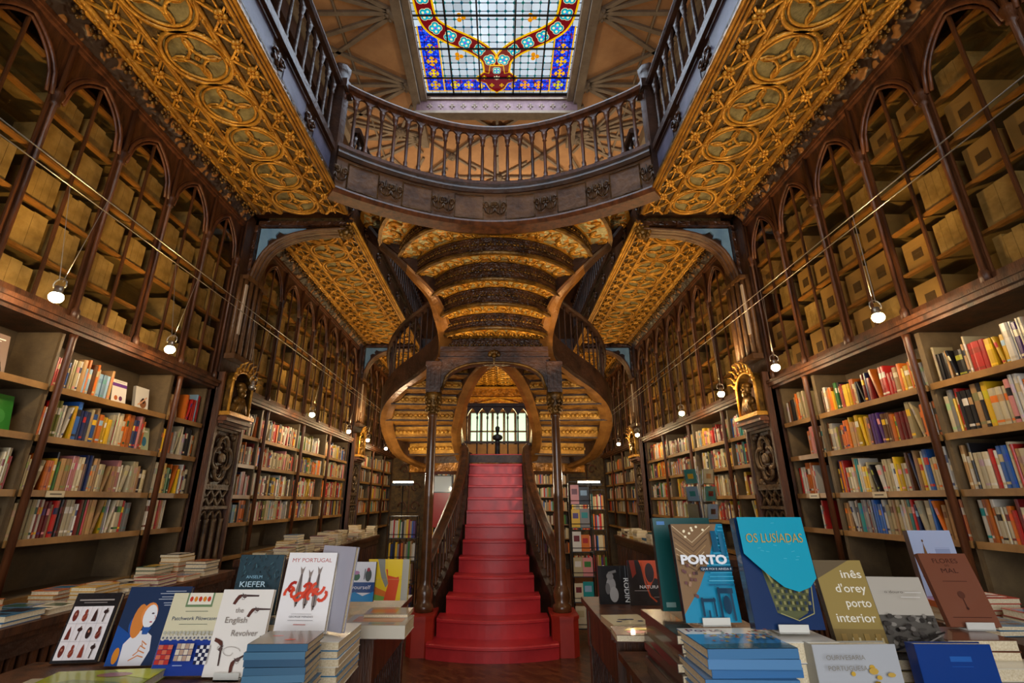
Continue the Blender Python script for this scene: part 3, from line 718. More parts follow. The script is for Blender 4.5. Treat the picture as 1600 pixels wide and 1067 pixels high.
for k in range(len(ARC)-1):
    z0 = ARC[k][3]; z1 = ARC[k+1][3]; A = arcpts(k); B = arcpts(k+1); n = len(A)
    mb = MB()
    # riser back face (towards the viewer): moulded foot, dark carved band
    def wall(P, za, zb, m, off=0.0):
        Q = [p*1 for p in P]
        vs = [Vector((p.x, p.y-off, za)) for p in Q]+[Vector((p.x, p.y-off, zb)) for p in Q]
        mb.add(vs, [(i, i+1, n+i+1, n+i) for i in range(n-1)], m, None, True)
    wall(A, z0-.02, z1+.01, 0); mb.sweep([Vector((p.x, p.y-.01, z0)) for p in A], [(-.02, -.02), (.02, -.02), (.025, .0), (.01, .02), (-.02, .02)], 2)
    # carved almond bosses on the riser
    for p, d in arc_at(A, .095, (length(A) % .095)/2):
        for s2 in (-1, 1):
            q = p+d*(.02*s2); ang = math.atan2(d.y, d.x)
            mb.ell((q.x, q.y-.012, (z0+z1)/2), .022, .014, .012, 8, 5, 2, Matrix.Rotation(ang, 4, 'Z'))
        mb.ell((p.x, p.y-.012, (z0+z1)/2+.03), .008, .008, .014, 6, 4, 2)
    mb.sweep([Vector((p.x, p.y-.006, z0+.05)) for p in A], [(-.008, -.006), (.008, -.006), (.008, .006), (-.008, .006)], 0)
    mb.sweep([Vector((p.x, p.y-.006, z1-.035)) for p in A], [(-.008, -.006), (.008, -.006), (.008, .006), (-.008, .006)], 0)
    # soffit strip, gold relief with a pale raised ground
    vs = [Vector((p.x, p.y, z1)) for p in A]+[Vector((p.x, p.y-.02, z1)) for p in B]
    mb.add(vs, [(i, n+i, n+i+1, i+1) for i in range(n-1)], 1)
    mb.sweep([Vector((p.x, p.y, z1-.005)) for p in B], [(-.024, -.012), (.02, -.012), (.02, .012), (-.024, .012)], 3)
    mb.sweep([Vector((p.x, p.y-.02, z1-.003)) for p in A], [(-.01, -.008), (.01, -.008), (.01, .008), (-.01, .008)], 3)
    for i in range(1, n-1, 1):    # scrolling foliage
        a = A[i]; b = B[i]; c = (a+b)/2; wdt = (b-a).length
        if wdt < .05: continue
        t = (B[i+1]-B[i-1]).normalized(); s2 = (b-a).normalized(); q = 1 if i % 2 else -1
        mb.tube([Vector((0,0,z1-.008))+c+t*(.055*math.cos(u))+s2*(q*wdt*.32*math.sin(u)) for u in (-.4, .3, 1.0, 1.7, 2.4, 3.1)], min(.016, wdt*.09), 5, 3)
        mb.ell((c.x+s2.x*q*wdt*.2, c.y+s2.y*q*wdt*.2, z1-.006), wdt*.11, wdt*.11, .012, 6, 4, 3)
    # stepped top surface
    vs = [Vector((p.x, p.y, z1+.03)) for p in A]+[Vector((p.x, p.y, z1+.03)) for p in B]
    mb.add(vs, [(i, i+1, n+i+1, n+i) for i in range(n-1)], 0)
    mb.build('upper_step', ['wood_carved2', 'gold_relief', 'bronze', 'gold'], ST)

# serpentine outer stringers from the landing up to the bridge, right one mirrored
OUT = [(-1.02, 8.55, 1.96), (-1.25, 8.25, 1.98), (-1.57, 7.85, 2.14), (-1.66, 7.3, 2.45), (-1.57, 6.85, 2.68), (-1.33, 6.5, 2.87), (-.93, 6.18, 3.06), (-.70, 5.98, 3.22), (-.655, 5.80, 3.42),
       (-.70, 5.58, 3.62), (-.80, 5.44, 3.84), (-1.02, 5.32, 4.06), (-1.22, 5.26, 4.26), (-1.44, 5.20, 4.44), (-1.62, 5.05, 4.62)]
INN = [(-.50, 8.5, 2.0), (-.56, 8.1, 2.03), (-.61, 7.7, 2.22), (-.60, 7.3, 2.42), (-.53, 6.95, 2.60), (-.44, 6.6, 2.78), (-.33, 6.28, 2.93), (-.20, 6.0, 3.03), (-.06, 5.80, 3.08)]
def mir(P, sd): return [Vector((-sd*p[0] if sd > 0 else p[0], p[1], p[2])) for p in P]
for sd in (-1, 1):
    O = spline(mir(OUT, sd), 8); I = spline(mir(INN, sd), 8)
    def ribbon(P, wdt, h, nm, flip):
        mb = MB(); n = len(P); vs = []
        for i, p in enumerate(P):
            d = P[min(i+1, n-1)]-P[max(i-1, 0)]; s3 = Vector((d.y, -d.x, 0)).normalized()*flip
            for u, v in ((-.45, 0), (.0, -.015), (.5, 0), (.62, .03), (.5, .06), (.5, h-.06), (.62, h-.04), (.55, h), (-.5, h), (-.5, .05)): vs.append(p+s3*(u*wdt)+Vector((0,0,v)))
        k = 10; fs = []; ms = []
        for i in range(n-1):
            for j in range(k):
                f = (i*k+j, i*k+(j+1) % k, (i+1)*k+(j+1) % k, (i+1)*k+j)
                mb.add([], [], 0); fs.append((f, 0 if j in (0, 1, 2, 3) and P[i].z < 4.12 else 1))  # shade on the upper stretch is put in as dark wood
        mb.add(vs, [], 0)
        for f, m in fs: mb.f.append(f); mb.m.append(m); mb.c.append(None); mb.s.append(False)
        mb.f += [tuple(range(k)), tuple((n-1)*k+j for j in range(k))[::-1]]; mb.m += [1, 1]; mb.c += [None]*2; mb.s += [False]*2
        mb.build(nm, ['wood_gilt', 'wood_dark'], ST)
    ribbon(O, .17, .34, 'outer_stringer', sd)
    ribbon(I, .14, .24, 'inner_stringer', -sd)
    # carved soffit of the side flight: stepped bands between inner and outer stringers
    def along(P, t):
        f = t*(len(P)-1); i = min(int(f), len(P)-2); return P[i].lerp(P[i+1], f-i)
    O2 = spline(mir(OUT[:9], sd), 8); NB = 9
    for k in range(NB):
        t0 = k/NB; t1 = (k+1)/NB; mb = MB(); m_ = 9
        zl = (along(O2, t0).z+along(I, t0).z)/2; zh = (along(O2, t1).z+along(I, t1).z)/2
        A = [along(I, t0).lerp(along(O2, t0), u/(m_-1)) for u in range(m_)]; B = [along(I, t1).lerp(along(O2, t1), u/(m_-1)) for u in range(m_)]
        if (zh-zl) < .05: zh = zl+.05
        zl += .02; zh += .02
        vs = [Vector((p.x, p.y, zl)) for p in A]+[Vector((p.x, p.y, zh)) for p in A]+[Vector((p.x, p.y, zh)) for p in B]
        mb.add(vs, [(i, i+1, m_+i+1, m_+i) for i in range(m_-1)], 0); mb.add(vs, [(m_+i, m_+i+1, 2*m_+i+1, 2*m_+i) for i in range(m_-1)], 1)
        zz = (zl+zh)/2
        for i in range(1, m_-1):
            p = A[i]; d = (A[i+1]-A[i-1]).normalized(); a_ = math.atan2(d.y, d.x)
            for s2 in (-1, 1): mb.ell((p.x+d.x*.035*s2, p.y+d.y*.035*s2-.012, zz), .034, .014, min(.03, (zh-zl)*.28), 8, 5, 2, Matrix.Rotation(a_, 4, 'Z'))
        for z_ in (zl+.012, zh-.012): mb.bar(Vector((A[0].x, A[0].y-.01, z_)), Vector((A[-1].x, A[-1].y-.01, z_)), .03, .02, 3)
        # treads above
        mb.add([Vector((p.x, p.y, zh+.05)) for p in A]+[Vector((p.x, p.y, zh+.05)) for p in B], [(i, i+1, m_+i+1, m_+i) for i in range(m_-1)], 3)
        mb.build('side_step', ['gold', 'gold_carved', 'gold', 'wood_dark'], ST)
    # balustrade on the outer stringer
    base = [p+Vector((0,0,.34)) for p in O]
    mb = MB(); up = [p+Vector((0,0,.68 if True else 0)) for p in base]; mb.sweep(up, HRAIL); mb.build('side_handrail', 'wood_dark', ST)
    for p, d in arc_at(base, .125, .06):
        mb = MB(); baluster_mb(mb, (p.x, p.y, p.z), .64, .013, 0, 6); mb.build('side_baluster', 'wood_dark', ST)
    # main flight: dark string, balusters, heavy handrail
    L0 = [Vector((sd*.66+CX0, 5.82, .42)), Vector((sd*.56+CX0, 6.1, .66)), Vector((sd*.47+CX0, 6.5, .98)), Vector((sd*.44+CX0, 7.0, 1.36)), Vector((sd*.455+CX0, 7.5, 1.74)), Vector((sd*.46+CX0, 7.98, 2.12))]
    P = spline(L0, 6)
    mb = MB(); mb.sweep(P, [(-.035, -.42), (.035, -.42), (.035, .06), (-.035, .06)]); mb.build('main_stringer', 'wood_dark', ST)
    HP = spline([Vector((sd*.72+CX0, 5.66, .86)), Vector((sd*.66+CX0, 5.9, 1.05)), Vector((sd*.57+CX0, 6.2, 1.33)), Vector((sd*.50+CX0, 6.6, 1.62)), Vector((sd*.47+CX0, 7.0, 1.90)), Vector((sd*.47+CX0, 7.35, 2.14)), Vector((sd*.49+CX0, 7.6, 2.26)), Vector((sd*.53+CX0, 7.75, 2.27))], 6)
    mb = MB(); mb.sweep(HP, [(a*1.15, b*1.15) for a, b in HRAIL]); mb.lathe([(.05, -.05), (.065, 0), (.05, .05), (.02, .07)], HP[-1], 10); mb.build('main_handrail', 'wood', ST)
    for p, d in arc_at(HP, .13, .1):
        if p.y > 7.5: continue
        f = min(max((p.y-5.82)/(7.98-5.82), 0), 1); q = along(P, f)
        zb = .42+(p.y-5.82)*.785+.05
        mb = MB(); baluster_mb(mb, (p.x, p.y, zb), p.z-zb-.04, .016, 0, 6); mb.build('main_baluster', 'wood', ST)
# landing behind the top step, rounded slab
mb = MB(); n = 20
edge = [(-1.20, 8.15)]+[(1.6*math.cos(PI-a), 8.4+1.0*math.sin(a)) for a in [PI*k/n for k in range(n+1)]]+[(1.20, 8.15), (.62, 7.99), (-.62, 7.99)]
mb.prism(edge[::-1], lambda u, v, w_: Vector((u, v, 2.05+w_)), .12, 0)
mb.prism([(x*.93, 8.2+(y-8.2)*.9) for x, y in edge][::-1], lambda u, v, w_: Vector((u, v, 1.92+w_)), .13, 1)
mb.build('landing', ['wood_dark', 'gold_carved'], ST)
# arcaded screen of the landing
mb = MB(); ys = 9.42
for k in range(7):
    x = -.60+k*.2; mb.lathe([(.02, 2.2), (.014, 2.3), (.013, 2.98), (.022, 3.01), (.016, 3.05)], (x, ys, 0), 8)
    if k < 6: arcade(mb, (x, ys), (x+.2, ys), 3.02, 3.24, .04)
mb.box(-.66, .66, ys-.04, ys+.04, 3.24, 3.30); mb.box(-.66, .66, ys-.03, ys+.03, 2.15, 2.3); mb.box(-.66, .66, ys-.03, ys+.03, 2.52, 2.56)
mb.build('landing_screen', 'wood_dark', ST)
# ================================================================ bookcases, glazed cabinets, piers
SHELVES = [2.105, 1.814, 1.51, 1.246]; LEDGE = 2.43; CASE0 = 2.52; SPR = 3.74; COR = 4.16
BAYS = [(.69, 1.73, 2, 'out'), (1.73, 2.77, 2, 'nearest the camera'), (2.77, 3.81, 2, 'second from the camera'), (3.81, 4.30, 1, 'narrow, before the carved pier'),
        (4.83, 5.375, 1, 'narrow, beyond the carved pier'), (5.375, 6.42, 2, 'second beyond the carved pier'), (6.42, 7.46, 2, 'third beyond the carved pier'), (7.46, 8.52, 2, 'fourth beyond the carved pier'),
        (9.10, 10.1, 2, 'first past the far pier'), (10.1, 11.1, 2, 'second past the far pier'), (11.1, 12.08, 2, 'last before the back wall')]
def parch(u, a, H):    # pointed arch height at |u|<=a
    c = (H*H-a*a)/(2*a); r = a+c; v = min(abs(u), a)
    return math.sqrt(max(0, r*r-(v+c)**2))
def bookcase(sd, s_, y0, y1, narch, where):
    t = thing('bookcase', f'built-in dark wood bookcase on the {s_}, {where}', 'bookcase', (sd*2.75, (y0+y1)/2, 0), 'bookcases below the glazed cabinets')
    mb = MB(); mb.box(sd*2.88, sd*2.93, y0, y1, 0, LEDGE, 1)
    for y in (y0, y1): mb.box(sd*2.62, sd*2.88, y-(.0 if y == y0 else .018), y+(.018 if y == y0 else 0), .0, LEDGE, 0)
    mb.box(sd*2.62, sd*2.88, y0, y1, .0, .08, 0); mb.build('carcass', ['shelf', 'shelf_back'], t)
    for z in SHELVES+[.94]:
        mb = MB(); mb.box(sd*2.61, sd*2.88, y0+.02, y1-.02, z-.028, z, 0); mb.box(sd*2.600, sd*2.612, y0+.015, y1-.015, z-.034, z+.003, 1); mb.build('shelf', ['shelf', 'shelf_edge'], t)
    mb = MB()     # ledge / moulded cornice
    for x, z0, z1 in ((2.56, LEDGE, LEDGE+.02), (2.53, LEDGE+.02, LEDGE+.05), (2.515, LEDGE+.05, LEDGE+.075), (2.55, LEDGE+.075, CASE0)): mb.box(sd*x, sd*2.93, y0, y1, z0, z1)
    mb.build('ledge', 'wood', t)
    for y in ((y0,) if where.startswith('narrow, before') or sd else (y0, y1)):
        mb = MB(); mb.lathe([(.020, .97), (.020, LEDGE-.03), (.024, LEDGE-.002)], (sd*2.575, y+.026, 0), 10); mb.build('front_post', 'wood_red', t)
def glazed(sd, s_, y0, y1, narch, where):
    t = thing('glazed_cabinet', f'pointed-arch glazed cabinet above the {s_} bookcase, {where}', 'cabinet', (sd*2.75, (y0+y1)/2, CASE0), 'glazed cabinets along the walls')
    mb = MB(); mb.box(sd*2.90, sd*2.94, y0, y1, CASE0, COR+.1, 0)
    mb.build('back_panel', 'case_back', t)
    for k in range(5):
        z = CASE0+.29*(k+1)
        mb = MB(); mb.box(sd*2.655, sd*2.90, y0+.01, y1-.01, z-.012, z, 0); mb.box(sd*2.622, sd*2.655, y0+.02, y1-.02, z-.018, z+.0, 1); mb.build('inner_shelf', ['case_back', 'shelf_edge'], t)
    w_ = (y1-y0)/narch; a = w_/2-.028
    for k in range(narch):
        yc = y0+w_*(k+.5)
        d = MB()      # arched door: spandrel plate, jambs, rails, mullion, arch mouldings
        n = 20; H = COR-.06-SPR
        ys = [yc-a+2*a*i/n for i in range(n+1)]; vs = []
        for y in ys:
            zz = SPR+parch(y-yc, a, H)
            vs += [(sd*2.60, y, zz), (sd*2.60, y, COR), (sd*2.618, y, zz), (sd*2.618, y, COR)]
        fs = []
        for i in range(n):
            p = 4*i; q = p+4; fs += [(p, q, q+1, p+1), (p+2, p+3, q+3, q+2), (p, p+2, q+2, q)]
        d.add(vs, fs, 0)
        for y in (yc-w_/2, yc+w_/2):
            ya, yb = (y, yc-a) if y < yc else (yc+a, y)
            d.box(sd*2.60, sd*2.618, ya, yb, CASE0, COR, 0)
        for off, r in ((.0, .014), (-.018, .008), (.028, .010)):
            P = [Vector((sd*(2.592 if off == 0 else 2.60), yc+(a-off)*(i/10-1), SPR+parch((a-off)*(i/10-1), a-off, H-off))) for i in range(21)]
            d.tube(P, r, 6, 2)
        # cusps inside the arch
        for side in (-1, 1):
            for i in range(1, 8):
                u = side*a*(1-i/8); z = SPR+parch(u, a, H); d.ell((sd*2.61, u+yc, z-.012), .008, .018, .018, 6, 4, 0)
        d.box(sd*2.595, sd*2.618, yc-a, yc+a, CASE0, CASE0+.05, 0)
        door = d.build('arched_door', ['wood', 'wood_dark', 'wood_red'], t)
        g = MB(); g.box(sd*2.611, sd*2.613, yc-a, yc+a, CASE0+.05, SPR+.25); g.build('glass_pane', 'case_glass', door)
        g = MB(); g.box(sd*2.603, sd*2.618, yc-.008, yc+.008, CASE0+.05, SPR+parch(0, a, H)-.02)
        g.build('mullion', 'wood', door)
    for k in range(narch+1):     # colonnettes with capitals
        y = y0+w_*k
        if k == narch and where not in ('narrow, before the carved pier', 'fourth beyond the carved pier', 'last before the back wall'): continue
        g = MB(); g.lathe([(.024, CASE0), (.024, CASE0+.06), (.013, CASE0+.08), (.013, SPR-.06), (.026, SPR-.05), (.02, SPR-.03), (.034, SPR+.02), (.034, SPR+.035), (.016, SPR+.06), (.014, COR)], (sd*2.585, y, 0), 8)
        g.build('colonnette', 'wood', t)
    g = MB(); g.box(sd*2.565, sd*2.93, y0, y1, COR, COR+.03); g.box(sd*2.575, sd*2.93, y0, y1, COR-.02, COR); g.box(sd*2.58, sd*2.93, y0, y1, COR+.03, COR+.09)
    g.build('cornice', 'wood_red', t)
for sd, s_ in ((-1, 'left'), (1, 'right')):
    for (y0, y1, na, wh) in BAYS:
        wl = 'beside the shop entrance' if wh == 'out' else wh
        bookcase(sd, s_, y0, y1, na, wl); glazed(sd, s_, y0, y1, na, wl)
# paper bundles and boxes behind the glass
random.seed(11)
for sd, s_ in ((-1, 'left'), (1, 'right')):
    ai = 0
    for (y0, y1, na, wh) in BAYS:
        if wh == 'out' or y0 > 9: continue
        for k in range(na):
            ai += 1; w_ = (y1-y0)/na; yc = y0+w_*(k+.5)
            for sh in range(5):
                for hf in (-1, 1):
                    if random.random() < (.15 if sh < 3 else .45): continue
                    h = random.uniform(.19, .25) if sh < 4 else .17; wd = random.uniform(.17, .205); yy = yc+hf*.115*w_/.52; z = CASE0+.29*sh+.001
                    mb = MB(); m_ = 0 if (sd < 0 or random.random() < .4) else 1
                    n = 1 if m_ else random.randint(2, 4); cw = wd/n
                    for j in range(n): mb.box(sd*2.640, sd*2.86, yy-wd/2+j*cw+.001, yy-wd/2+(j+1)*cw-.001, z, z+h-random.uniform(0, .02 if n > 1 else .001), m_)
                    if m_: mb.box(sd*2.637, sd*2.642, yy-.035, yy+.035, z+h*.3, z+h*.62, 2)
                    o = mb.build('document_box' if m_ else 'paper_bundle', ['paper', 'file_box', 'shelf_back'], None, (sd*2.77, yy, z))
                    tag(o, f'{"tan box with dark hole" if m_ else "yellowed paper bundle"}, {ORD[sh]} level, {"near" if hf < 0 else "far"} half, {ORD[ai-1]} {s_} glass arch', 'box' if m_ else 'papers', 'papers stored behind the glass')
# ---------------------------------------------------------------- carved piers with gilded niches
def pier(sd, s_, yc, where):
    t = thing('carved_pier', f'carved pier with clustered shafts and gilded niche on the {s_}, {where}', 'pier', (sd*2.7, yc, 0), 'carved piers between the bookcases')
    hw = .245; mb = MB(); mb.box(sd*2.56, sd*2.93, yc-hw, yc+hw, 0, ZC, 0)
    for s2 in (-1, 1): mb.box(sd*2.50, sd*2.60, yc+s2*hw-.03*(s2 > 0), yc+s2*hw+.03*(s2 < 0), 0, 2.6, 1)
    mb.build('pier_body', ['wood_dark', 'wood'], t)
    F = 2.56
    mb = MB()       # blind arcade panel
    mb.box(sd*2.53, sd*F, yc-.21, yc+.21, .0, .95); 
    for k in range(4): mb.lathe([(.028, .95), (.018, 1.0), (.018, 1.27), (.026, 1.30)], (sd*2.54, yc-.18+.12*k, 0), 8)
    for k in range(3):
        P = [Vector((sd*2.54, yc-.12+.12*k+.05*(i/6-1), 1.29+parch(.05*(i/6-1), .05, .075))) for i in range(13)]; mb.tube(P, .012, 5)
    mb.box(sd*2.51, sd*F, yc-.21, yc+.21, 1.385, 1.41); mb.build('arcade_panel', 'brown_stone', t)
    mb = MB()       # lattice
    for k in range(-1, 4):
        for q in (-1, 1):
            a = Vector((sd*2.54, yc-.2+.13*k, 1.42 if q > 0 else 1.55)); b = a+Vector((0, .13, .13*q)); 
            if a.y > yc-.22 and b.y < yc+.22: mb.bar(a, b, .02, .02)
    mb.box(sd*2.52, sd*F, yc-.21, yc+.21, 1.55, 1.575); mb.build('lattice_panel', 'brown_stone', t)
    mb = MB()       # quatrefoil
    zc = 1.83
    for k in range(4):
        a = k*PI/2; cy, cz = yc+.075*math.cos(a), zc+.10*math.sin(a)
        P = [Vector((sd*2.535, cy+.082*math.cos(a+u), cz+.095*math.sin(a+u))) for u in [(-1.9+3.8*i/12) for i in range(13)]]
        mb.tube(P, .018, 6); mb.tube([p+Vector((sd*.012, 0, 0))+(Vector((0, yc, zc))-Vector((0, p.y, p.z)))*.22 for p in P], .009, 5)
    mb.ell((sd*2.535, yc, zc), .03, .04, .05, 10, 6); mb.box(sd*2.51, sd*2.54, yc-.025, yc+.025, zc-.03, zc+.03)
    for a in (1, -1):
        for b in (1, -1): mb.ell((sd*2.545, yc+a*.165, zc+b*.21), .02, .04, .035, 8, 5); mb.ell((sd*2.545, yc+a*.12, zc+b*.23), .018, .022, .02, 8, 5)
    for z in (1.585, 2.085): mb.box(sd*2.52, sd*F, yc-.21, yc+.21, z-.012, z+.012)
    for y in (yc-.205, yc+.205): mb.box(sd*2.52, sd*F, y-.012, y+.012, 1.585, 2.085)
    mb.build('quatrefoil_panel', 'brown_stone', t)
    mb = MB()       # corbel under the niche
    for w2, x, z0, z1 in ((.20, 2.50, 2.10, 2.125), (.215, 2.46, 2.125, 2.15), (.23, 2.42, 2.15, 2.18), (.21, 2.44, 2.18, 2.20)): mb.box(sd*x, sd*F, yc-w2, yc+w2, z0, z1, 0)
    mb.box(sd*2.405, sd*F, yc-.225, yc+.225, 2.20, 2.235, 1); mb.build('corbel', ['wood_red', 'gold'], t)
    mb = MB()       # niche hood: arched frame, open toward the hall, crown of leaves
    for u in [i*PI/10 for i in range(11)]:
        pass
    P = [Vector((sd*2.45, yc-.18, 2.235))]+[Vector((sd*2.45, yc-.18*math.cos(u), 2.50+.15*math.sin(u))) for u in [i*PI/10 for i in range(11)]]+[Vector((sd*2.45, yc+.18, 2.235))]
    mb.tube(P, .014, 6, 0); n = len(P)
    vs = list(P)+[Vector((sd*2.56, p.y, p.z)) for p in P]; mb.add(vs, [(i, i+1, n+i+1, n+i) for i in range(n-1)], 1)
    mb.build('niche_hood', ['gold', 'bronze'], t)
    mb = MB()
    for k in range(9):
        u = PI*(k+.5)/9; c = Vector((sd*2.44, yc-.19*math.cos(u), 2.52+.16*math.sin(u)))
        mb.ell(c, .018, .022, .022, 8, 5); mb.tube([c, c+Vector((sd*-.02, -.03*math.cos(u), .03+.03*math.sin(u))), c+Vector((sd*-.05, -.05*math.cos(u), .02+.05*math.sin(u)))], [.012, .01, .004], 5)
    mb.build('leaf_crown', 'gold', t)
    mb = MB()       # clustered shafts rising to the transverse arch
    for k in range(7):
        a = PI*(k+.5)/7; mb.tube([(sd*(2.56-.07*math.sin(a)), yc-.2*math.cos(a), z) for z in (2.78, 3.4, 3.62)], .024, 7)
    mb.box(sd*2.46, sd*F, yc-.22, yc+.22, 2.74, 2.79); mb.box(sd*2.47, sd*F, yc-.21, yc+.21, 3.58, 3.62); mb.build('clustered_shaft', 'brown_wood', t)
    mb = MB(); mb.box(sd*2.46, sd*2.475, yc-.232, yc-.20, 2.98, 3.5); mb.build('pale_strip', 'pale_strip', t)
    mb = MB()       # transverse rib under the gallery
    AP = spline([(sd*2.545, yc, 3.50), (sd*2.52, yc, 3.72), (sd*2.44, yc, 3.95), (sd*2.28, yc, 4.11), (sd*2.02, yc, 4.20), (sd*1.60, yc, 4.235)], 6)
    for dy in (-.07, -.03, .03, .07): mb.tube([p+Vector((0, dy, 0)) for p in AP], .022 if abs(dy) > .05 else .03, 6)
    mb.build('transverse_rib', 'brown_wood', t)
    mb = MB(); n = len(AP)
    vs = [p+Vector((0, dy, 0)) for dy in (-.02, .02) for p in AP]+[Vector((p.x, yc+dy, ZC)) for dy in (-.02, .02) for p in AP]
    mb.add(vs, [(i, i+1, 2*n+i+1, 2*n+i) for i in range(n-1)]+[(n+i, 3*n+i, 3*n+i+1, n+i+1) for i in range(n-1)], 0)
    mb.box(sd*1.56, sd*2.56, yc-.10, yc+.10, ZC-.05, ZC, 1); mb.box(sd*2.53, sd*2.60, yc-.10, yc+.10, 3.6, ZC, 1)
    # blue board with a lobed edge in the corner
    B = [(2.525, 3.74), (2.525, 4.25), (2.04, 4.25), (2.12, 4.205), (2.20, 4.185), (2.28, 4.19), (2.33, 4.215), (2.36, 4.17), (2.345, 4.13), (2.40, 4.135), (2.435, 4.11), (2.43, 4.05), (2.455, 3.98), (2.475, 3.92), (2.50, 3.82)]
    mb.prism([(x, z) for x, z in B], lambda u, v, w_: Vector((sd*u, yc-.045+w_, v)), .02, 2)
    mb.build('spandrel', ['wood_dark', 'wood_carved', 'blue_board'], t)
    mb = MB()       # pendant boss at the rib's inner end
    c = (sd*1.60, yc-.02, 4.21)
    mb.ell(c, .07, .07, .07, 10, 6)
    for k in range(8): a = k*PI/4; mb.ell((c[0]+.06*math.cos(a), c[1]-.04, c[2]+.06*math.sin(a)), .03, .03, .03, 6, 4)
    mb.build('carved_boss', 'bronze', t)
    # the bust rests on the corbel
    x = sd*2.475; b = MB()
    b.ell((x, yc, 2.29), .05, .125, .075, 14, 8); b.ell((x-sd*.01, yc-.01, 2.36), .045, .085, .06, 12, 8)
    b.lathe([(.035, 2.38), (.032, 2.44)], (x-sd*.01, yc, 0), 10)
    b.ell((x-sd*.015, yc, 2.485), .046, .042, .058, 14, 9); b.ell((x-sd*.04, yc, 2.435), .026, .032, .035, 10, 6)   # skull, beard
    b.ell((x-sd*.062, yc, 2.48), .010, .008, .016, 8, 5)                                  # nose
    for q in (-1, 1): b.ell((x-sd*.05, yc+q*.018, 2.497), .008, .012, .006, 8, 5); b.ell((x, yc+q*.044, 2.48), .010, .008, .016, 8, 5)
    b.ell((x, yc, 2.52), .05, .048, .035, 12, 6)
    for k in range(6): b.tube([(x-sd*.045, yc-.09+.036*k, 2.25), (x-sd*.05, yc-.05+.02*k, 2.33), (x-sd*.035, yc-.03+.012*k, 2.40)], .011, 5)
    b.box(x-.035, x+.035, yc-.09, yc+.09, 2.235, 2.25)
    o = b.build('bust', 'bronze', None, (x, yc, 2.235)); tag(o, f'gilded bearded bust in the niche of the {s_} pier {where}', 'bust', 'busts on the piers')
for sd, s_ in ((-1, 'left'), (1, 'right')):
    pier(sd, s_, 4.565, 'level with the stair foot'); pier(sd, s_, 8.81, 'far down the hall')
# ---------------------------------------------------------------- upper-storey panelling behind the galleries
for sd, s_ in ((-1, 'left'), (1, 'right')):
    t = thing('upper_bookcase', f'tall dark bookcase on the {s_} upper gallery', 'bookcase', (sd*2.75, 3, 4.72))
    mb = MB(); mb.box(sd*2.72, sd*2.94, -1, 9.5, 4.73, 7.3); mb.box(sd*2.62, sd*2.94, -1, 9.5, 7.15, 7.4); mb.build('carcass', 'wood_dark', t)
    for k in range(18):
        mb = MB(); mb.lathe([(.03, 4.73), (.02, 4.8), (.02, 7.1), (.03, 7.15)], (sd*2.70, -.8+k*.6, 0), 6); mb.build('colonnette', 'wood_dark', t)
# ---------------------------------------------------------------- back wall: book walls either side of the arch, under the gallery
for sd, s_ in ((-1, 'left'), (1, 'right')):
    t = thing('back_bookcase', f'bookcase on the back wall, {s_} of the stair', 'bookcase', (sd*1.2, 11.9, 0))
    x0, x1 = sd*.75, sd*1.65
    mb = MB(); mb.box(x0, x1, 12.0, 12.08, 0, 2.3, 1)
    for x in (x0, x1): mb.box(x-.02, x+.02, 11.78, 12.0, 0, 2.3, 0)
    mb.build('carcass', ['shelf', 'shelf_back'], t)
    for z in (.35, .65, .95, 1.25, 1.55, 1.85, 2.15):
        mb = MB(); mb.box(x0, x1, 11.78, 12.0, z-.02, z); mb.build('shelf', 'shelf_edge', t)
    mb = MB(); mb.box(sd*1.70, sd*2.55, 11.96, 12.08, 0, 2.45, 0)     # scroll-painted panel
    for k in range(5):
        for q in (-1, 1):
            P = [Vector((sd*2.12+q*(.14+.11*math.cos(a)*(1-a/8)), 11.95, .5+k*.42+.13*math.sin(a)*(1-a/8))) for a in [i*.6 for i in range(11)]]
            mb.tube(P, .016, 5, 1)
    mb.tube([(sd*2.12, 11.95, .3), (sd*2.12, 11.95, 2.3)], .014, 5, 1)
    o = mb.build('painted_panel', ['gold_ground', 'wood_red']); tag(o, f'olive wall panel with painted scrollwork, {s_} side of the back wall', 'panel')
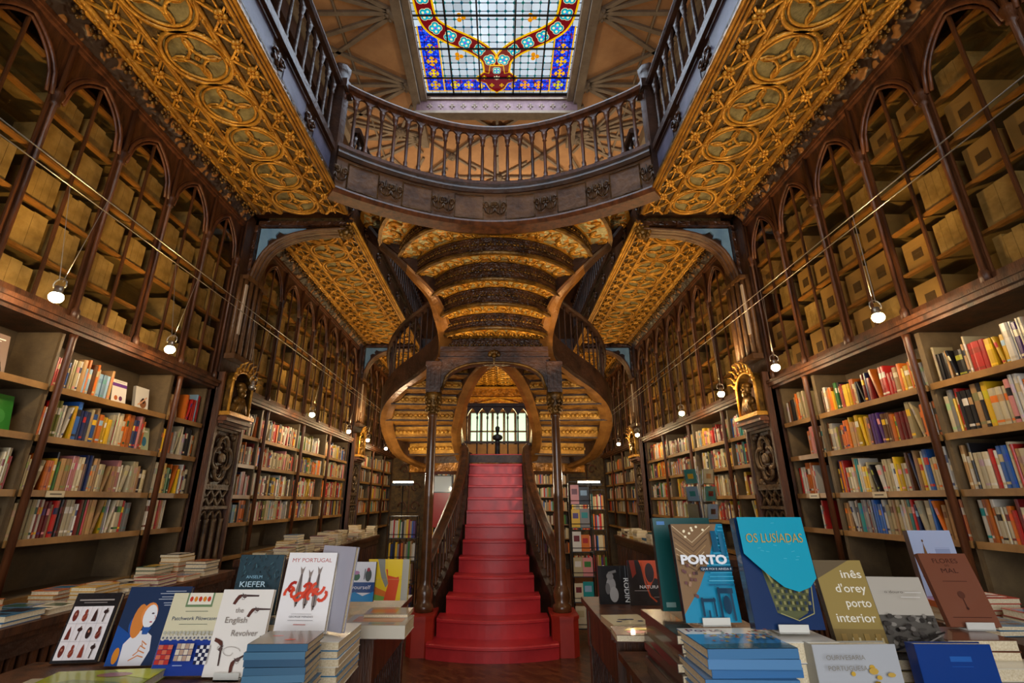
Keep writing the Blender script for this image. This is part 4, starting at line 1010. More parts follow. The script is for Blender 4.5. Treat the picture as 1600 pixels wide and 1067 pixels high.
# ================================================================ shelf books
PAL = [('cream', 'cfc09c'), ('white', 'd8d0c0'), ('ivory', 'b9a67a'), ('orange', 'd9701e'), ('red', 'b3241f'), ('dark red', '6d1717'), ('yellow', 'e3b31f'), ('brown', '6a4023'),
       ('tan', 'b58a58'), ('black', '1c1a1c'), ('navy', '1d2a55'), ('teal', '1e8f8c'), ('green', '3c7a34'), ('dark green', '1d4429'), ('purple', '4b2b6b'), ('grey', '8a8680'),
       ('pale blue', '8fb0c8'), ('pink', 'd98c86'), ('blue', '2b62b0'), ('olive', '8a8a2c')]
PALL = [(n, lin(c)) for n, c in PAL]
WT = [9, 10, 8, 7, 6, 4, 5, 5, 6, 5, 4, 1.2, 1.6, 1, 1.5, 4, 2, 3, 1.5, 1.5]
rb = random.Random(3)
def book_geom(mb, sd, y0, y1, x, z, h, d, col, col2, lean=0.0, band=True):
    """upright book, spine toward the hall; sd the side of the hall"""
    t = y1-y0; b = .0025; ym = (y0+y1)/2
    ca, sa = math.cos(lean), math.sin(lean)
    def T(xx, yy, zz):
        dy = yy-y0; dz = zz
        return (xx, y0+dy*ca+dz*sa, z+dz*ca-(dy*sa if lean > 0 else (dy-0)*sa)+ (t*sa if lean > 0 else 0))
    xs = [(x+sd*.004, y0), (x, y0+t*.25), (x, y1-t*.25), (x+sd*.004, y1)]
    zs = [0, .10, .16, .62, .80, 1] if band else [0, 1]
    n = 4; vs = [T(px, py, h*f) for f in zs for px, py in xs]
    fs = []; cs = []
    for i in range(len(zs)-1):
        for j in range(3):
            fs.append((i*n+j, i*n+j+1, (i+1)*n+j+1, (i+1)*n+j)); cs.append(col2 if band and i in (1, 3) else col)
    o = len(mb.v); mb.v.extend(vs)
    for f, c in zip(fs, cs): mb.f.append(tuple(q+o for q in f)); mb.m.append(0); mb.c.append(c); mb.s.append(False)
    p = [T(x+sd*.004, y0, 0), T(x+sd*.004, y1, 0), T(x+sd*d, y1, 0), T(x+sd*d, y0, 0), T(x+sd*.004, y0, h), T(x+sd*.004, y1, h), T(x+sd*d, y1, h), T(x+sd*d, y0, h)]
    mb.add(p, [(3, 2, 1, 0), (1, 2, 6, 5), (3, 0, 4, 7)], 0, col); mb.add(p, [(2, 3, 7, 6)], 1, col)
    q = [T(x+sd*.006, y0+b, h-.003), T(x+sd*.006, y1-b, h-.003), T(x+sd*d, y1-b, h-.003), T(x+sd*d, y0+b, h-.003)]
    mb.add(q, [(0, 1, 2, 3)], 1); mb.add([T(x+sd*.004, y0, h), T(x, y0+t*.25, h), T(x, y1-t*.25, h), T(x+sd*.004, y1, h)], [(0, 1, 2, 3)], 0, col)
    mb.add([p[4], T(x+sd*d, y0, h), T(x+sd*d, y0+b, h), T(x+sd*.004, y0+b, h)], [(0, 1, 2, 3)], 0, col); mb.add([p[5], T(x+sd*d, y1, h), T(x+sd*d, y1-b, h), T(x+sd*.004, y1-b, h)], [(0, 1, 2, 3)], 0, col)
BK = []   # all shelf books: (score, args, colour name, label)
FACE = []
BN = {1: 'bookcase nearest the camera', 2: 'bookcase second from camera', 3: 'narrow bookcase before the pier', 4: 'narrow bookcase beyond the pier', 5: 'second bookcase beyond the pier', 6: 'third bookcase beyond the pier', 7: 'fourth bookcase beyond the pier'}
SHN = ['top', 'second', 'third', 'fourth']
# stretches kept free for face-out covers: (side, bay, shelf, y0, y1)
KEEP = {(-1, 1, 0): (1.73, 2.77), (-1, 1, 1): (1.73, 2.77), (-1, 2, 0): (3.25, 3.77), (-1, 3, 0): (3.84, 4.06), (-1, 2, 1): (3.66, 3.78)}
WARMB = [1.2, 1.3, 1.2, 1.3, 1.1, 1, 1.4, 1, 1.2, .7, .5, .8, .8, .8, .6, .7, .5, 1, .5, .8]
for sd, s_ in ((-1, 'left'), (1, 'right')):
    for bi, (y0, y1, na, wh) in enumerate(BAYS):
        for si, z in enumerate(SHELVES):
            wts = [a*b*rb.uniform(.4, 1.8) for a, b in zip(WT, WARMB)]
            y = y0+.03; idx = 0; top = (LEDGE if si == 0 else SHELVES[si-1]-.03)-z
            hb = rb.uniform(.17, .21); keep = KEEP.get((sd, bi, si)); uni = 0
            if bi in (3, 4) and rb.random() < .35: y += rb.uniform(.05, .2)
            endgap = rb.choice([0, 0, 0, .1, .2]) if bi > 1 else 0
            while y < y1-.05-endgap:
                t = rb.choice([.011, .014, .017, .02, .024, .028, .034]) * rb.uniform(.85, 1.2)
                if keep and y+t > keep[0] and y < keep[1]: y = keep[1]; continue
                if uni <= 0: 
                    ci = rb.choices(range(20), wts)[0]; h = min(top-.02, hb+rb.uniform(-.025, .05)); uni = rb.choice([1, 1, 1, 1, 2, 3]); 
                uni -= 1
                nm, c = PALL[ci]; v = rb.uniform(.5, 1.05); col = tuple(min(1, q*v) for q in c)
                c2 = PALL[rb.choices(range(20), WT)[0]][1] if rb.random() < .45 else tuple(min(1, q*rb.uniform(.6, 1.4)) for q in col)
                d = rb.uniform(.12, .17); x = sd*(2.625+rb.uniform(0, .012)); lean = 0
                if rb.random() < .05 and y < y1-.14: lean = rb.choice([.12, .18, .22]); 
                adv = t*math.cos(lean)+h*math.sin(lean)
                if y+adv > y1-.03: break
                if keep and y < keep[0] and y+adv > keep[0]: y = keep[1]; continue
                yc = y+t/2; P = proj(x, yc, z+h/2); sc = 0
                if P:
                    px, py, den = P; a = proj(x, y, z+h/2); b = proj(x, y+t, z+h/2)
                    if -5 < px < 1605 and not (bi > 4 and bi > 7) and not (sd > 0 and px > 1030 and py > 825) and not (sd < 0 and py > 860):
                        sc = abs(a[0]-b[0])*h*FPX/den if a and b else 0
                BK.append([sc, (sd, y, y+t, x, z+.001, h, d, col, c2, lean), nm, t, idx, (sd, s_, bi, si)]); idx += 1
                y += adv+.0012
order = sorted(range(len(BK)), key=lambda i: -BK[i][0])
IND = set(order[:215])
stuffmb = MB()
for i, (sc, a, nm, t, idx, (sd, s_, bi, si)) in enumerate(BK):
    if i in IND:
        mb = MB(); book_geom(mb, *a)
        o = mb.build('book', ['book', 'pages'], None, (a[3], a[1], a[4]))
        tag(o, f'{"slim " if t < .016 else "thick " if t > .028 else ""}{nm} book, {nth(idx)} from near end, {SHN[si]} shelf, {s_} {BN[bi]}', 'book', 'upright books on the wall shelves')
    else: book_geom(stuffmb, *a, band=(bi < 8))
# books of the back wall too
for sd in (-1, 1):
    for z in (.35, .65, .95, 1.25, 1.55, 1.85):
        x = .78
        while x < 1.6:
            t = rb.uniform(.02, .04); h = rb.uniform(.17, .24); ci = rb.choices(range(20), WT)[0]
            stuffmb.box(sd*x, sd*(x+t), 11.8, 11.95, z+.001, z+h, 0, PALL[ci][1]); x += t+.002
o = stuffmb.build('distant_books', ['book', 'pages']); tag(o, 'rows of small mixed books filling the farther and hidden shelves', 'books', kind='stuff')
# ================================================================ books with printed covers
def ground(px, py, z):
    t = -(py-533.5)/FPX; Z = z-CAMZ; c, s = math.cos(TILT), math.sin(TILT)
    y = Z*(c-t*s)/(t*c+s); return at(px, py, y)[0], y
_TX = {}
def text_geo(sx, bold=0.0):
    if (sx, bold) in _TX: return _TX[(sx, bold)]
    cu = bpy.data.curves.new('t', 'FONT'); cu.body = sx; cu.offset = bold; cu.resolution_u = 3
    o = bpy.data.objects.new('t', cu); C.objects.link(o); bpy.context.view_layer.update()
    me = bpy.data.meshes.new_from_object(o.evaluated_get(bpy.context.evaluated_depsgraph_get()))
    vs = [(v.co.x, v.co.y) for v in me.vertices]; fs = [tuple(p.vertices) for p in me.polygons]
    bpy.data.objects.remove(o); bpy.data.curves.remove(cu); bpy.data.meshes.remove(me)
    x0 = min(v[0] for v in vs); x1 = max(v[0] for v in vs)
    _TX[(sx, bold)] = r = ([(x-x0, y) for x, y in vs], fs, x1-x0); return r
class Cover:
    def __init__(s, w, h): s.w, s.h, s.mb, s.L = w, h, MB(), 1
    def poly(s, pts, col, up=True):
        if up: s.L += 1
        c = lin(col) if isinstance(col, str) else col
        s.mb.add([((u-.5)*s.w, -.00035*s.L, v*s.h) for u, v in pts], [tuple(range(len(pts)))], 0, c)
    def rect(s, u0, v0, u1, v1, col): s.poly([(u0, v0), (u1, v0), (u1, v1), (u0, v1)], col)
    def ell(s, u, v, ru, rv, col, n=16, a=0):
        k = s.w/s.h
        s.poly([(u+ru*math.cos(t)*math.cos(a)-rv*math.sin(t)*math.sin(a)/k*1, v+ru*math.cos(t)*math.sin(a)*k+rv*math.sin(t)*math.cos(a)) for t in [2*PI*i/n for i in range(n)]], col)
    def line(s, pts, wd, col):
        s.L += 1; c = lin(col) if isinstance(col, str) else col; k = s.w/s.h; n = len(pts); vs = []
        wl = wd if isinstance(wd, (list, tuple)) else [wd]*n
        for i, (u, v) in enumerate(pts):
            a = pts[max(i-1, 0)]; b = pts[min(i+1, n-1)]; dx, dy = (b[0]-a[0])*s.w, (b[1]-a[1])*s.h; L = math.hypot(dx, dy) or 1
            nx, ny = -dy/L, dx/L
            for q in (-1, 1): vs.append(((u-.5)*s.w+nx*wl[i]*s.w*q/2, -.00035*s.L, v*s.h+ny*wl[i]*s.w*q/2))
        s.mb.add(vs, [(2*i, 2*i+1, 2*i+3, 2*i+2) for i in range(n-1)], 0, c)
    def text(s, body, u, v, size, col, width=None, align='c', bold=0.0, rot=0, sh=0):
        s.L += 1; vs, fs, L = text_geo(body, bold); c = lin(col) if isinstance(col, str) else col
        k = size*s.h/.7; kx = (width*s.w/L) if width else k; off = {'c': -L*kx/2, 'l': 0, 'r': -L*kx}[align]
        ca, sa = math.cos(rot), math.sin(rot)
        P = []
        for x, y in vs:
            X = x*kx+off+sh*y*k; Y = y*k; P.append(((u-.5)*s.w+X*ca-Y*sa, -.00035*s.L, v*s.h+X*sa+Y*ca))
        s.mb.add(P, [f for f in fs], 0, c)
def display_book(label, loc, w, h, t, cover, yaw=0, lean=.2, spine='202020', back=None, name='book', group=None, stand=None, slab=None, tip=0):
    """stands on its lower front edge at loc, leaning back"""
    o = thing(name, label, 'book', loc, group)
    o.rotation_mode = 'XYZ'; o.rotation_euler = (-lean, 0, yaw)
    Mr = Euler((-lean, tip, yaw)).to_matrix(); o.rotation_euler = (-lean, tip, yaw)
    mb = MB(); sc = lin(spine); c = .003
    mb.box(-w/2, w/2, 0, c, 0, h, 0, sc); mb.box(-w/2, w/2, t-c, t, 0, h, 0, lin(back) if back else sc); mb.box(-w/2-.001, -w/2+c, 0, t, 0, h, 0, sc)
    cv = Cover(w, h); cover(cv); off = len(mb.v); mb.merge(cv.mb, lambda v: v)
    mb.build('printed_cover', 'print', o, local=True)
    mb = MB(); mb.box(-w/2+c, w/2-.004, c, t-c, .004, h-.004); mb.build('page_block', 'pages', o, local=True)
    if stand:
        s_ = thing('book_stand', stand, 'stand', (loc[0], loc[1], loc[2]-.008), 'small stands holding display books'); s_.rotation_euler = (0, 0, yaw)
        mb = MB(); mb.box(-.05, .05, -.022, .09, 0, .005); mb.box(-.05, .05, -.022, -.018, 0, .028)
        mb.add([(-.04, .05+t, .0), (.04, .05+t, .0), (.04, .05+t+.09*math.tan(lean)+.02, h*.6), (-.04, .05+t+.09*math.tan(lean)+.02, h*.6)], [(0, 1, 2, 3)])
        mb.build('lip', 'white_plastic', s_, local=True)
    return o
def lying_book(x, y, z, w, d, t, rz, col, col2, label, group=None, name='book', art=None, sp='left', parts=False):
    """flat book; w along x, d along y"""
    o_c, ca, sa = None, math.cos(rz), math.sin(rz)
    mb = MB(); c = .0022; cl = lin(col) if isinstance(col, str) else col; c2 = lin(col2) if isinstance(col2, str) else col2
    mb.box(-w/2, w/2, -d/2, d/2, 0, c, 0, cl); mb.box(-w/2, w/2, -d/2, d/2, t-c, t, 0, cl)
    if sp == 'left': mb.box(-w/2-.0008, -w/2+c, -d/2, d/2, 0, t, 0, cl)
    elif sp == 'right': mb.box(w/2-c, w/2+.0008, -d/2, d/2, 0, t, 0, cl)
    elif sp == 'front': mb.box(-w/2, w/2, -d/2-.0008, -d/2+c, 0, t, 0, cl)
    mb.box(-w/2+c, w/2-c*1.2, -d/2+c*1.2, d/2-c*1.2, c, t-c, 1)
    if art:
        cv = Cover(w, d); art(cv); mb.merge(cv.mb, lambda v: (v[0], v[2]-d/2, t-v[1]))
    elif c2: mb.box(-w*.38, w*.38, -d*.05, d*.36, t, t+.0005, 0, c2); mb.box(-w*.3, w*.3, -d*.34, -d*.22, t, t+.0005, 0, c2)
    o = mb.build(name, ['print', 'pages'], None, (0, 0, 0)); o.location = (x, y, z); o.rotation_euler = (0, 0, rz); WPOS[o.name] = Vector((x, y, z))
    return tag(o, label, 'book', group)

# ---------------------------------------------------------------- counters and tables
def counter(sd, s_, xf, y0, y1, lab):
    t = thing('book_counter', lab, 'counter', (sd*(xf+2.44)/2, (y0+y1)/2, 0))
    mb = MB(); mb.box(sd*xf, sd*2.44, y0, y1, .895, .93); mb.box(sd*(xf+.01), sd*2.44, y0, y1, .87, .895); mb.build('worktop', 'wood', t)
    mb = MB(); mb.box(sd*(xf+.05), sd*2.44, y0+.02, y1-.02, 0, .87, 0)
    mb.box(sd*(xf+.02), sd*(xf+.06), y0, y1, 0, .10, 0); mb.box(sd*(xf+.02), sd*(xf+.06), y0, y1, .80, .87, 0)
    k = int((y1-y0)/.055)
    for i in range(k): y = y0+.03+i*(y1-y0-.06)/k; mb.box(sd*(xf+.03), sd*(xf+.055), y, y+.028, .10, .80, 1)
    mb.build('slatted_front', ['wood_dark', 'wood'], t)
for sd, s_ in ((-1, 'left'), (1, 'right')):
    counter(sd, s_, 2.06, .6, 4.22, f'long dark wooden counter along the near {s_} bookcases, covered with paperbacks')
    counter(sd, s_, 1.93, 4.9, 8.5, f'long slatted wooden counter along the far {s_} bookcases, piled with books')
def table(x0, x1, y0, y1, ztop, lab, group=None):
    t = thing('display_table', lab, 'table', ((x0+x1)/2, (y0+y1)/2, 0), group)
    mb = MB(); mb.box(x0, x1, y0, y1, ztop-.03, ztop); mb.box(x0+.015, x1-.015, y0+.015, y1-.015, ztop-.045, ztop-.03); mb.build('tabletop', 'wood', t)
    mb = MB(); zb = ztop-.045
    for (a, b, c, d) in ((x0+.04, x1-.04, y0+.035, y0+.06), (x0+.04, x1-.04, y1-.06, y1-.035), (x0+.035, x0+.06, y0+.04, y1-.04), (x1-.06, x1-.035, y0+.04, y1-.04)): mb.box(a, b, c, d, zb-.20, zb)
    for xa, xb in ((x0+.08, x1-.08),):      # carved diamond on the front apron
        xm = (xa+xb)/2
        for q in (-1, 1): mb.bar((xm, y0+.03, zb-.02), (xm+q*(xb-xa)*.42, y0+.03, zb-.10), .012, .014, 0, up=(0, 1, 0)); mb.bar((xm, y0+.03, zb-.18), (xm+q*(xb-xa)*.42, y0+.03, zb-.10), .012, .014, 0, up=(0, 1, 0))
    mb.build('apron', 'wood', t)
    for x in (x0+.06, x1-.06):
        for y in (y0+.06, y1-.06):
            mb = MB(); mb.box(x-.032, x+.032, y-.032, y+.032, zb-.22, zb); mb.box(x-.025, x+.025, y-.025, y+.025, .05, zb-.22); mb.box(x-.035, x+.035, y-.035, y+.035, 0, .05); mb.build('leg', 'wood', t)
    for x in (x0+.05, x1-.05):
        mb = MB(); k = int((y1-y0-.2)/.05)
        mb.box(x-.012, x+.012, y0+.09, y1-.09, .12, .15)
        for i in range(k+1): y = y0+.1+i*(y1-y0-.2)/k; mb.box(x-.008, x+.008, y-.010, y+.010, .15, zb-.20)
        mb.build('slatted_side', 'wood_dark', t)
TZ = .85
table(-1.22, -.53, 2.68, 3.62, TZ, 'brown wooden display table with slatted sides, left of the stair foot')
table(.60, 1.36, 2.63, 3.55, TZ, 'brown wooden display table with carved apron, right of the stair foot')
FZ = .78
table(-1.98, -.60, 1.02, 2.44, FZ, 'large wooden display table in the left foreground under standing books')
table(.62, 1.96, 1.02, 2.60, FZ, 'large wooden display table in the right foreground under stacked books')

# ---------------------------------------------------------------- covers
def cv_masks(c):
    c.rect(0, 0, 1, 1, '171518'); c.rect(.04, .04, .93, .80, 'ece6e6')
    for i, sx in enumerate((.86,)): c.rect(.10, .885, .88, .905, 'a39a92'); c.rect(.22, .85, .74, .862, '8c8480')
    rr = random.Random(2)
    for i in range(4):
        for j in range(3):
            u = .15+i*.222; v = .16+j*.253; col = rr.choice(['6d2419', '3a1c18', '8c3523', '4c2a35', '2e1b1a'])
            k = (i+j*2) % 4
            if k == 0: c.ell(u, v, .055, .085, col); c.ell(u, v+.02, .02, .02, 'b0705a')
            elif k == 1: c.ell(u, v-.03, .05, .06, col); c.ell(u, v+.05, .03, .04, col); c.line([(u-.05, v-.06), (u+.05, v+.02)], .012, 'b0705a')
            elif k == 2: c.poly([(u-.05, v-.09), (u+.05, v-.09), (u+.03, v+.03), (u, v+.1), (u-.03, v+.03)], col)
            else: c.line([(u-.01, v-.1), (u+.01, v+.1)], .022, col); c.ell(u, v+.05, .05, .03, col)
    for i in range(1, 4): c.line([(.04+i*.2225, .04), (.04+i*.2225, .80)], .004, '8f8c90')
    for j in (1, 2): c.line([(.04, .04+j*.253), (.93, .04+j*.253)], .004, '8f8c90')
def cv_figurine(c):
    c.rect(0, 0, 1, 1, '1c3357'); c.poly([(0, 0), (.5, 0), (.3, .35), (0, .5)], '1a4f9c')
    c.ell(.12, .12, .05, .10, 'd98a2b'); c.ell(.25, .5, .08, .12, '20539c')
    c.poly([(.20, .0), (.55, .0), (.62, .18), (.58, .36), (.44, .44), (.30, .40), (.18, .26)], 'e6e6ea')
    c.ell(.30, .55, .10, .22, 'd9853c'); c.ell(.44, .64, .125, .15, 'e98f48'); c.ell(.46, .61, .105, .15, 'eceef2')
    c.poly([(.40, .47), (.54, .47), (.50, .38), (.42, .38)], '2454a0')
    for k in range(4): c.line([(.34+.05*k, .06+.06*k), (.46, .12+.06*k), (.55, .10+.05*k)], .016, 'd88a4e')
    c.ell(.50, .645, .022, .010, '4a3a44'); c.line([(.54, .62), (.565, .58), (.54, .57)], .01, 'c98f80'); c.ell(.505, .535, .022, .009, 'b5404a')
    for k, (a, b) in enumerate(((.60, .93), (.52, .93), (.56, .93), (.52, .93), (.62, .93), (.64, .93))): c.rect(a, .93-.03*k-(.015 if k > 1 else 0)-(.02 if k > 3 else 0), b, .94-.03*k-(.015 if k > 1 else 0)-(.02 if k > 3 else 0), 'aab4c6')
def cv_patch(c):
    c.rect(0, 0, 1, 1, 'ddd6b4'); c.rect(0, 0, 1, .42, '173a94'); c.rect(.26, .82, .74, 1.0, '6f8a62'); c.rect(.29, .85, .71, 1.0, 'f0e8d4')
    for k in range(5): c.ell(.34+k*.08, .92, .032, .035, 'c8402a' if k % 2 == 0 else 'd98a2b', 8)
    c.text('Patchwork Pilowcases', .5, .655, .045, '2a4468', .80); c.rect(.30, .76, .70, .768, '77806e'); c.rect(.25, .60, .75, .607, '77806e')
    for i in range(14):
        c.ell(.05+i*.07, .44+.012*(i % 2), .042, .035, 'cfcabb', 10); c.ell(.05+i*.07, .44, .018, .014, '5b6170', 8)
        c.ell(.05+i*.07, .50, .030, .022, 'b7b6a8', 8)
    for i in range(3):
        for j in range(4): c.rect(.06+i*.085, .13+j*.058, .06+i*.085+.078, .13+j*.058+.052, 'b7342e' if (i+j) % 2 == 0 else 'cf6a52')
    for i in range(4):
        for j in range(3): c.rect(.38+i*.075, .17+j*.07, .38+i*.075+.066, .17+j*.07+.062, 'dbcdb8' if (i+j) % 2 else 'b89c88')
    for i in range(4):
        for j in range(5): c.rect(.74+i*.058, .13+j*.045, .74+i*.058+.05, .13+j*.045+.04, 'e6e6e6' if (i+j) % 2 else '1a2140')
    c.rect(.42, .115, .58, .125, '9fb2d8')
def pistol(c, u, v, s, a, col='4a3634'):
    ca, sa = math.cos(a), math.sin(a); k = c.w/c.h
    def T(p): return [(u+(x*ca-y*sa)*s, v+(x*sa+y*ca)*s*k) for x, y in p]
    c.poly(T([(-.1, .04), (.9, .05), (.9, .13), (-.1, .16)]), col); c.ell(*T([(.12, .07)])[0], .12*s, .10*s*k, '5d4a46', 12)
    c.poly(T([(-.1, .16), (-.05, .02), (-.18, -.12), (-.30, -.34), (-.46, -.30), (-.36, -.05), (-.24, .12)]), '5a2f26')
    c.line(T([(-.02, .02), (.0, -.09), (.12, -.09), (.16, .0)]), .02*s, col); c.poly(T([(-.02, .15), (-.04, .24), (.05, .16)]), col)
def cv_revolver(c):
    c.rect(0, 0, 1, 1, 'f0ebe2'); pistol(c, .40, .90, .36, .0); pistol(c, .72, .74, .32, PI+.12 if 0 else 0.0)
    c.rect(.3, .3, .3, .3, 'f0ebe2'); pistol(c, .20, .33, .34, -PI/2+.1); pistol(c, .58, .16, .34, .5)
    c.text('the', .42, .72, .06, '8a8078'); c.text('English', .40, .60, .07, '8a8078', .42); c.text('Revolver', .62, .45, .07, '8a8078', .50)
    c.line([(.42+.2*math.cos(t)*(1-t/9), .28+.05*math.sin(t)) for t in [k*.5 for k in range(13)]], .008, 'a39a90')
def cv_portugal(c):
    c.rect(0, 0, 1, 1, 'f3f0ee'); c.text('MY PORTUGAL', .5, .875, .052, 'b6423a', .82)
    for k, (u, a, y0, y1) in enumerate(((.34, .10, .30, .82), (.52, .0, .28, .78), (.70, -.05, .26, .82))):
        c.poly([(u-.02, y0), (u+.045, y0+.08), (u+.05, y0+.22), (u+.02, y1-.10), (u+.05, y1), (u, y1-.04), (u-.05, y1), (u-.02, y1-.10), (u-.06, y0+.22), (u-.05, y0+.08)], '8f8078')
        c.line([(u+.0, y0+.02), (u+.005, y1-.1)], .022, '4f4646'); c.ell(u, y0+.06, .018, .012, '201c1c')
    rr = random.Random(8)
    for k in range(11):
        u = .16+k*.068; v = .50+.06*math.sin(k*1.7)
        c.line([(u+.09*math.cos(t+k), v+.055*math.sin(t*1.2+k)) for t in [q*.6 for q in range(7)]], .055, rr.choice(['c8331c', 'e0492c', 'b0241a', 'd8401f']))
    c.text('GEORGE MENDES', .5, .185, .022, '6f6c70', .48); c.rect(.25, .15, .75, .156, 'aaa6a8'); c.rect(.38, .10, .62, .108, 'c86a60'); c.rect(.3, .225, .7, .23, 'c5c2c4')
def cv_kiefer(c):
    c.rect(0, 0, 1, 1, '24414c'); rr = random.Random(4)
    for k in range(70):
        u = rr.uniform(.03, .93); v = rr.uniform(.33, .95); c.line([(u, v), (u+rr.uniform(-.04, .06), v+rr.uniform(.03, .07))], rr.uniform(.008, .018), rr.choice(['1a2a30', '365c66', '15222a', '47707a', '2b3438']))
    c.text('ANSELM', .45, .60, .05, '8fc0d8', .36); c.text('KIEFER', .45, .46, .09, 'bfe0f0', .58, bold=.01)
def cv_yourself(c):
    c.rect(0, 0, 1, 1, 'e6e8ee'); c.rect(0, .22, 1, .48, '2b4f8c'); c.poly([(0, 0), (1, 0), (1, .25), (.6, .14), (.3, .24), (0, .16)], '1f8fd0')
    c.ell(.30, .62, .14, .10, '3d6a4a'); c.ell(.28, .72, .13, .05, 'b77fa8'); c.ell(.75, .66, .12, .16, '4a5450'); c.ell(.74, .80, .06, .05, 'a63a4a'); c.line([(.6, .55), (.62, .82)], .03, '3a3a40')
    c.text('yourself', .52, .31, .10, 'f2f6ff', .72)
def cv_yellow(c):
    c.rect(0, 0, 1, 1, 'e8c41c'); c.poly([(.22, 1), (.40, 1), (.42, .7), (.52, .4), (.46, .3), (.34, .55)], '8b8b80'); c.poly([(0, .45), (.3, .28), (.5, .2), (.5, .0), (.0, .0)], 'd9701e')
    c.poly([(0, .2), (.3, .12), (.5, .08), (.5, 0), (0, 0)], '7aa03a'); c.poly([(.44, .0), (.72, .0), (.78, .5), (.70, .75), (.44, .75), (.52, .4)], 'd84a20'); c.poly([(.46, 1), (.8, 1), (.84, .6), (.7, .55), (.50, .6)], 'f0cc20')
    c.rect(.84, 0, 1, 1, 'a8a494'); c.rect(.1, .5, .9, .508, 'c9a860')
def cv_pop(c):
    c.rect(0, 0, 1, 1, '1c2c44'); c.rect(.07, .05, .93, .95, 'bfd2e6'); rr = random.Random(6)
    for k in range(24): c.ell(rr.uniform(.14, .86), rr.uniform(.5, .88), rr.uniform(.03, .09), rr.uniform(.03, .07), rr.choice(['e8c81c', 'b03aa0', '35b0d8', '7ac030', 'e07020', 'e04060']), 7)
    for k in range(9): c.ell(rr.uniform(.14, .5), rr.uniform(.1, .45), .07, .05, rr.choice(['e07aa0', 'd8d040', '6a3aa0', 'e04030']), 8)
    c.rect(.55, .08, .90, .42, 'd9dfe6'); c.ell(.72, .25, .10, .10, '9aa6b4')
def cv_rodin(c):
    c.rect(0, 0, 1, 1, '17181b'); c.ell(.42, .50, .16, .20, '9c9a98'); c.ell(.40, .72, .12, .10, '8a8886'); c.ell(.50, .25, .15, .20, 'a9a7a4'); c.ell(.3, .4, .08, .15, '6c6a69'); c.line([(.35, .8), (.62, .86)], .08, '7d7b79')
    c.text('RODIN', .86, .36, .14, 'ecebe6', .72, 'c', .012, -PI/2)
def cv_natura(c):
    c.rect(0, 0, 1, 1, '20130f'); c.poly([(.35, 1), (1, 1), (1, .55), (.8, .6), (.6, .35), (.52, .6)], 'e0531c'); c.poly([(.05, 1), (.22, 1), (.25, .7), (.12, .6)], '8c2c1a'); c.ell(.66, .72, .14, .22, '33150f'); c.line([(.42, .95), (.5, .5), (.62, .2), (.8, .08)], .05, 'c44a1c')
    c.text('NATURA', .62, .37, .07, 'f4ece6', .60, bold=.01); c.rect(.15, .315, .6, .325, 'b8a8a0'); c.rect(.72, .18, .95, .188, 'b8a8a0')
def cv_porto(c):
    c.rect(0, 0, 1, 1, '1f8fb4'); c.poly([(0, .08), (0, 1), (.88, 1), (.62, .62), (.34, .33)], '8a6b4a')
    rr = random.Random(12)
    for k in range(7): c.line([(.02, .98-.06*k), (.35, .80-.05*k), (.75-.05*k, .98-.07*k)], .014, rr.choice(['c9a878', 'b08c5c', '5a4430', 'd8c096']))
    for k in range(8): c.ell(rr.uniform(.1, .7), rr.uniform(.86, .97), .025, .014, 'fff0c8', 8)
    for k in range(16): u = rr.uniform(.05, .3); v = rr.uniform(.2, .6); c.rect(u, v, u+.05, v+.03, rr.choice(['704a48', '4a3630', 'a88468']))
    for k in range(16):
        v = .98-.04*k; u = .88-.42*(k/16)
        c.rect(max(u, .5), v-.022, .97, v-.01, rr.choice(['3aa8cc', '12648a', '50b4d4']))
    c.rect(.70, .70, .80, .92, '0f5878'); c.rect(.84, .66, .94, .90, '156a8c')
    for (u, v, a, b) in ((.30, .06, .34, .24), (.52, .06, .55, .24), (.30, .20, .56, .23), (.62, .04, .66, .34), (.84, .02, .88, .30), (.62, .28, .90, .33), (.40, .0, .43, .12)): c.rect(u, v, a, b, '0d3a54')
    c.ell(.76, .17, .07, .09, '0d3a54')
    c.text('PORTO', .48, .575, .088, 'f6f8fa', .86, bold=.045); c.rect(.38, .50, .98, .545, '123a52'); c.text('QUE FOI E AINDA É', .68, .512, .02, 'dfe9ee', .56)
def cv_lusiadas(c):
    c.rect(0, 0, 1, 1, '12315e'); c.poly([(.24, .60), (.36, .14), (.62, .08), (.80, .14), (.96, .46), (.86, .50)], '5f6442'); 
    for k in range(9):
        for j in range(7): c.rect(.36+.055*k, .16+.05*j, .395+.055*k, .19+.05*j, '8f8c58' if (k+j) % 2 else '2c3a44') if .2 < .36+.055*k < .82 else None
    c.line([(.18, .66), (.26, .52), (.34, .40)], .03, '8f8c58'); c.line([(.90, .40), (.84, .14)], .012, 'a39f68'); c.line([(.36, .14), (.60, .08), (.84, .14)], .012, 'a39f68')
    c.poly([(0, 1), (1, 1), (1, .44), (.88, .36), (.70, .32), (.50, .36), (.28, .48), (.12, .58), (0, .66)], '0fa3c0')
    rr = random.Random(9)
    for k in range(12): u = rr.uniform(.15, .85); v = rr.uniform(.60, .97); c.line([(u, v), (u+.05, v+rr.uniform(-.01, .01))], .006, '58c6d8')
    c.text('OS LUSÍADAS', .5, .76, .085, 'c0a458', .86, sh=.05)
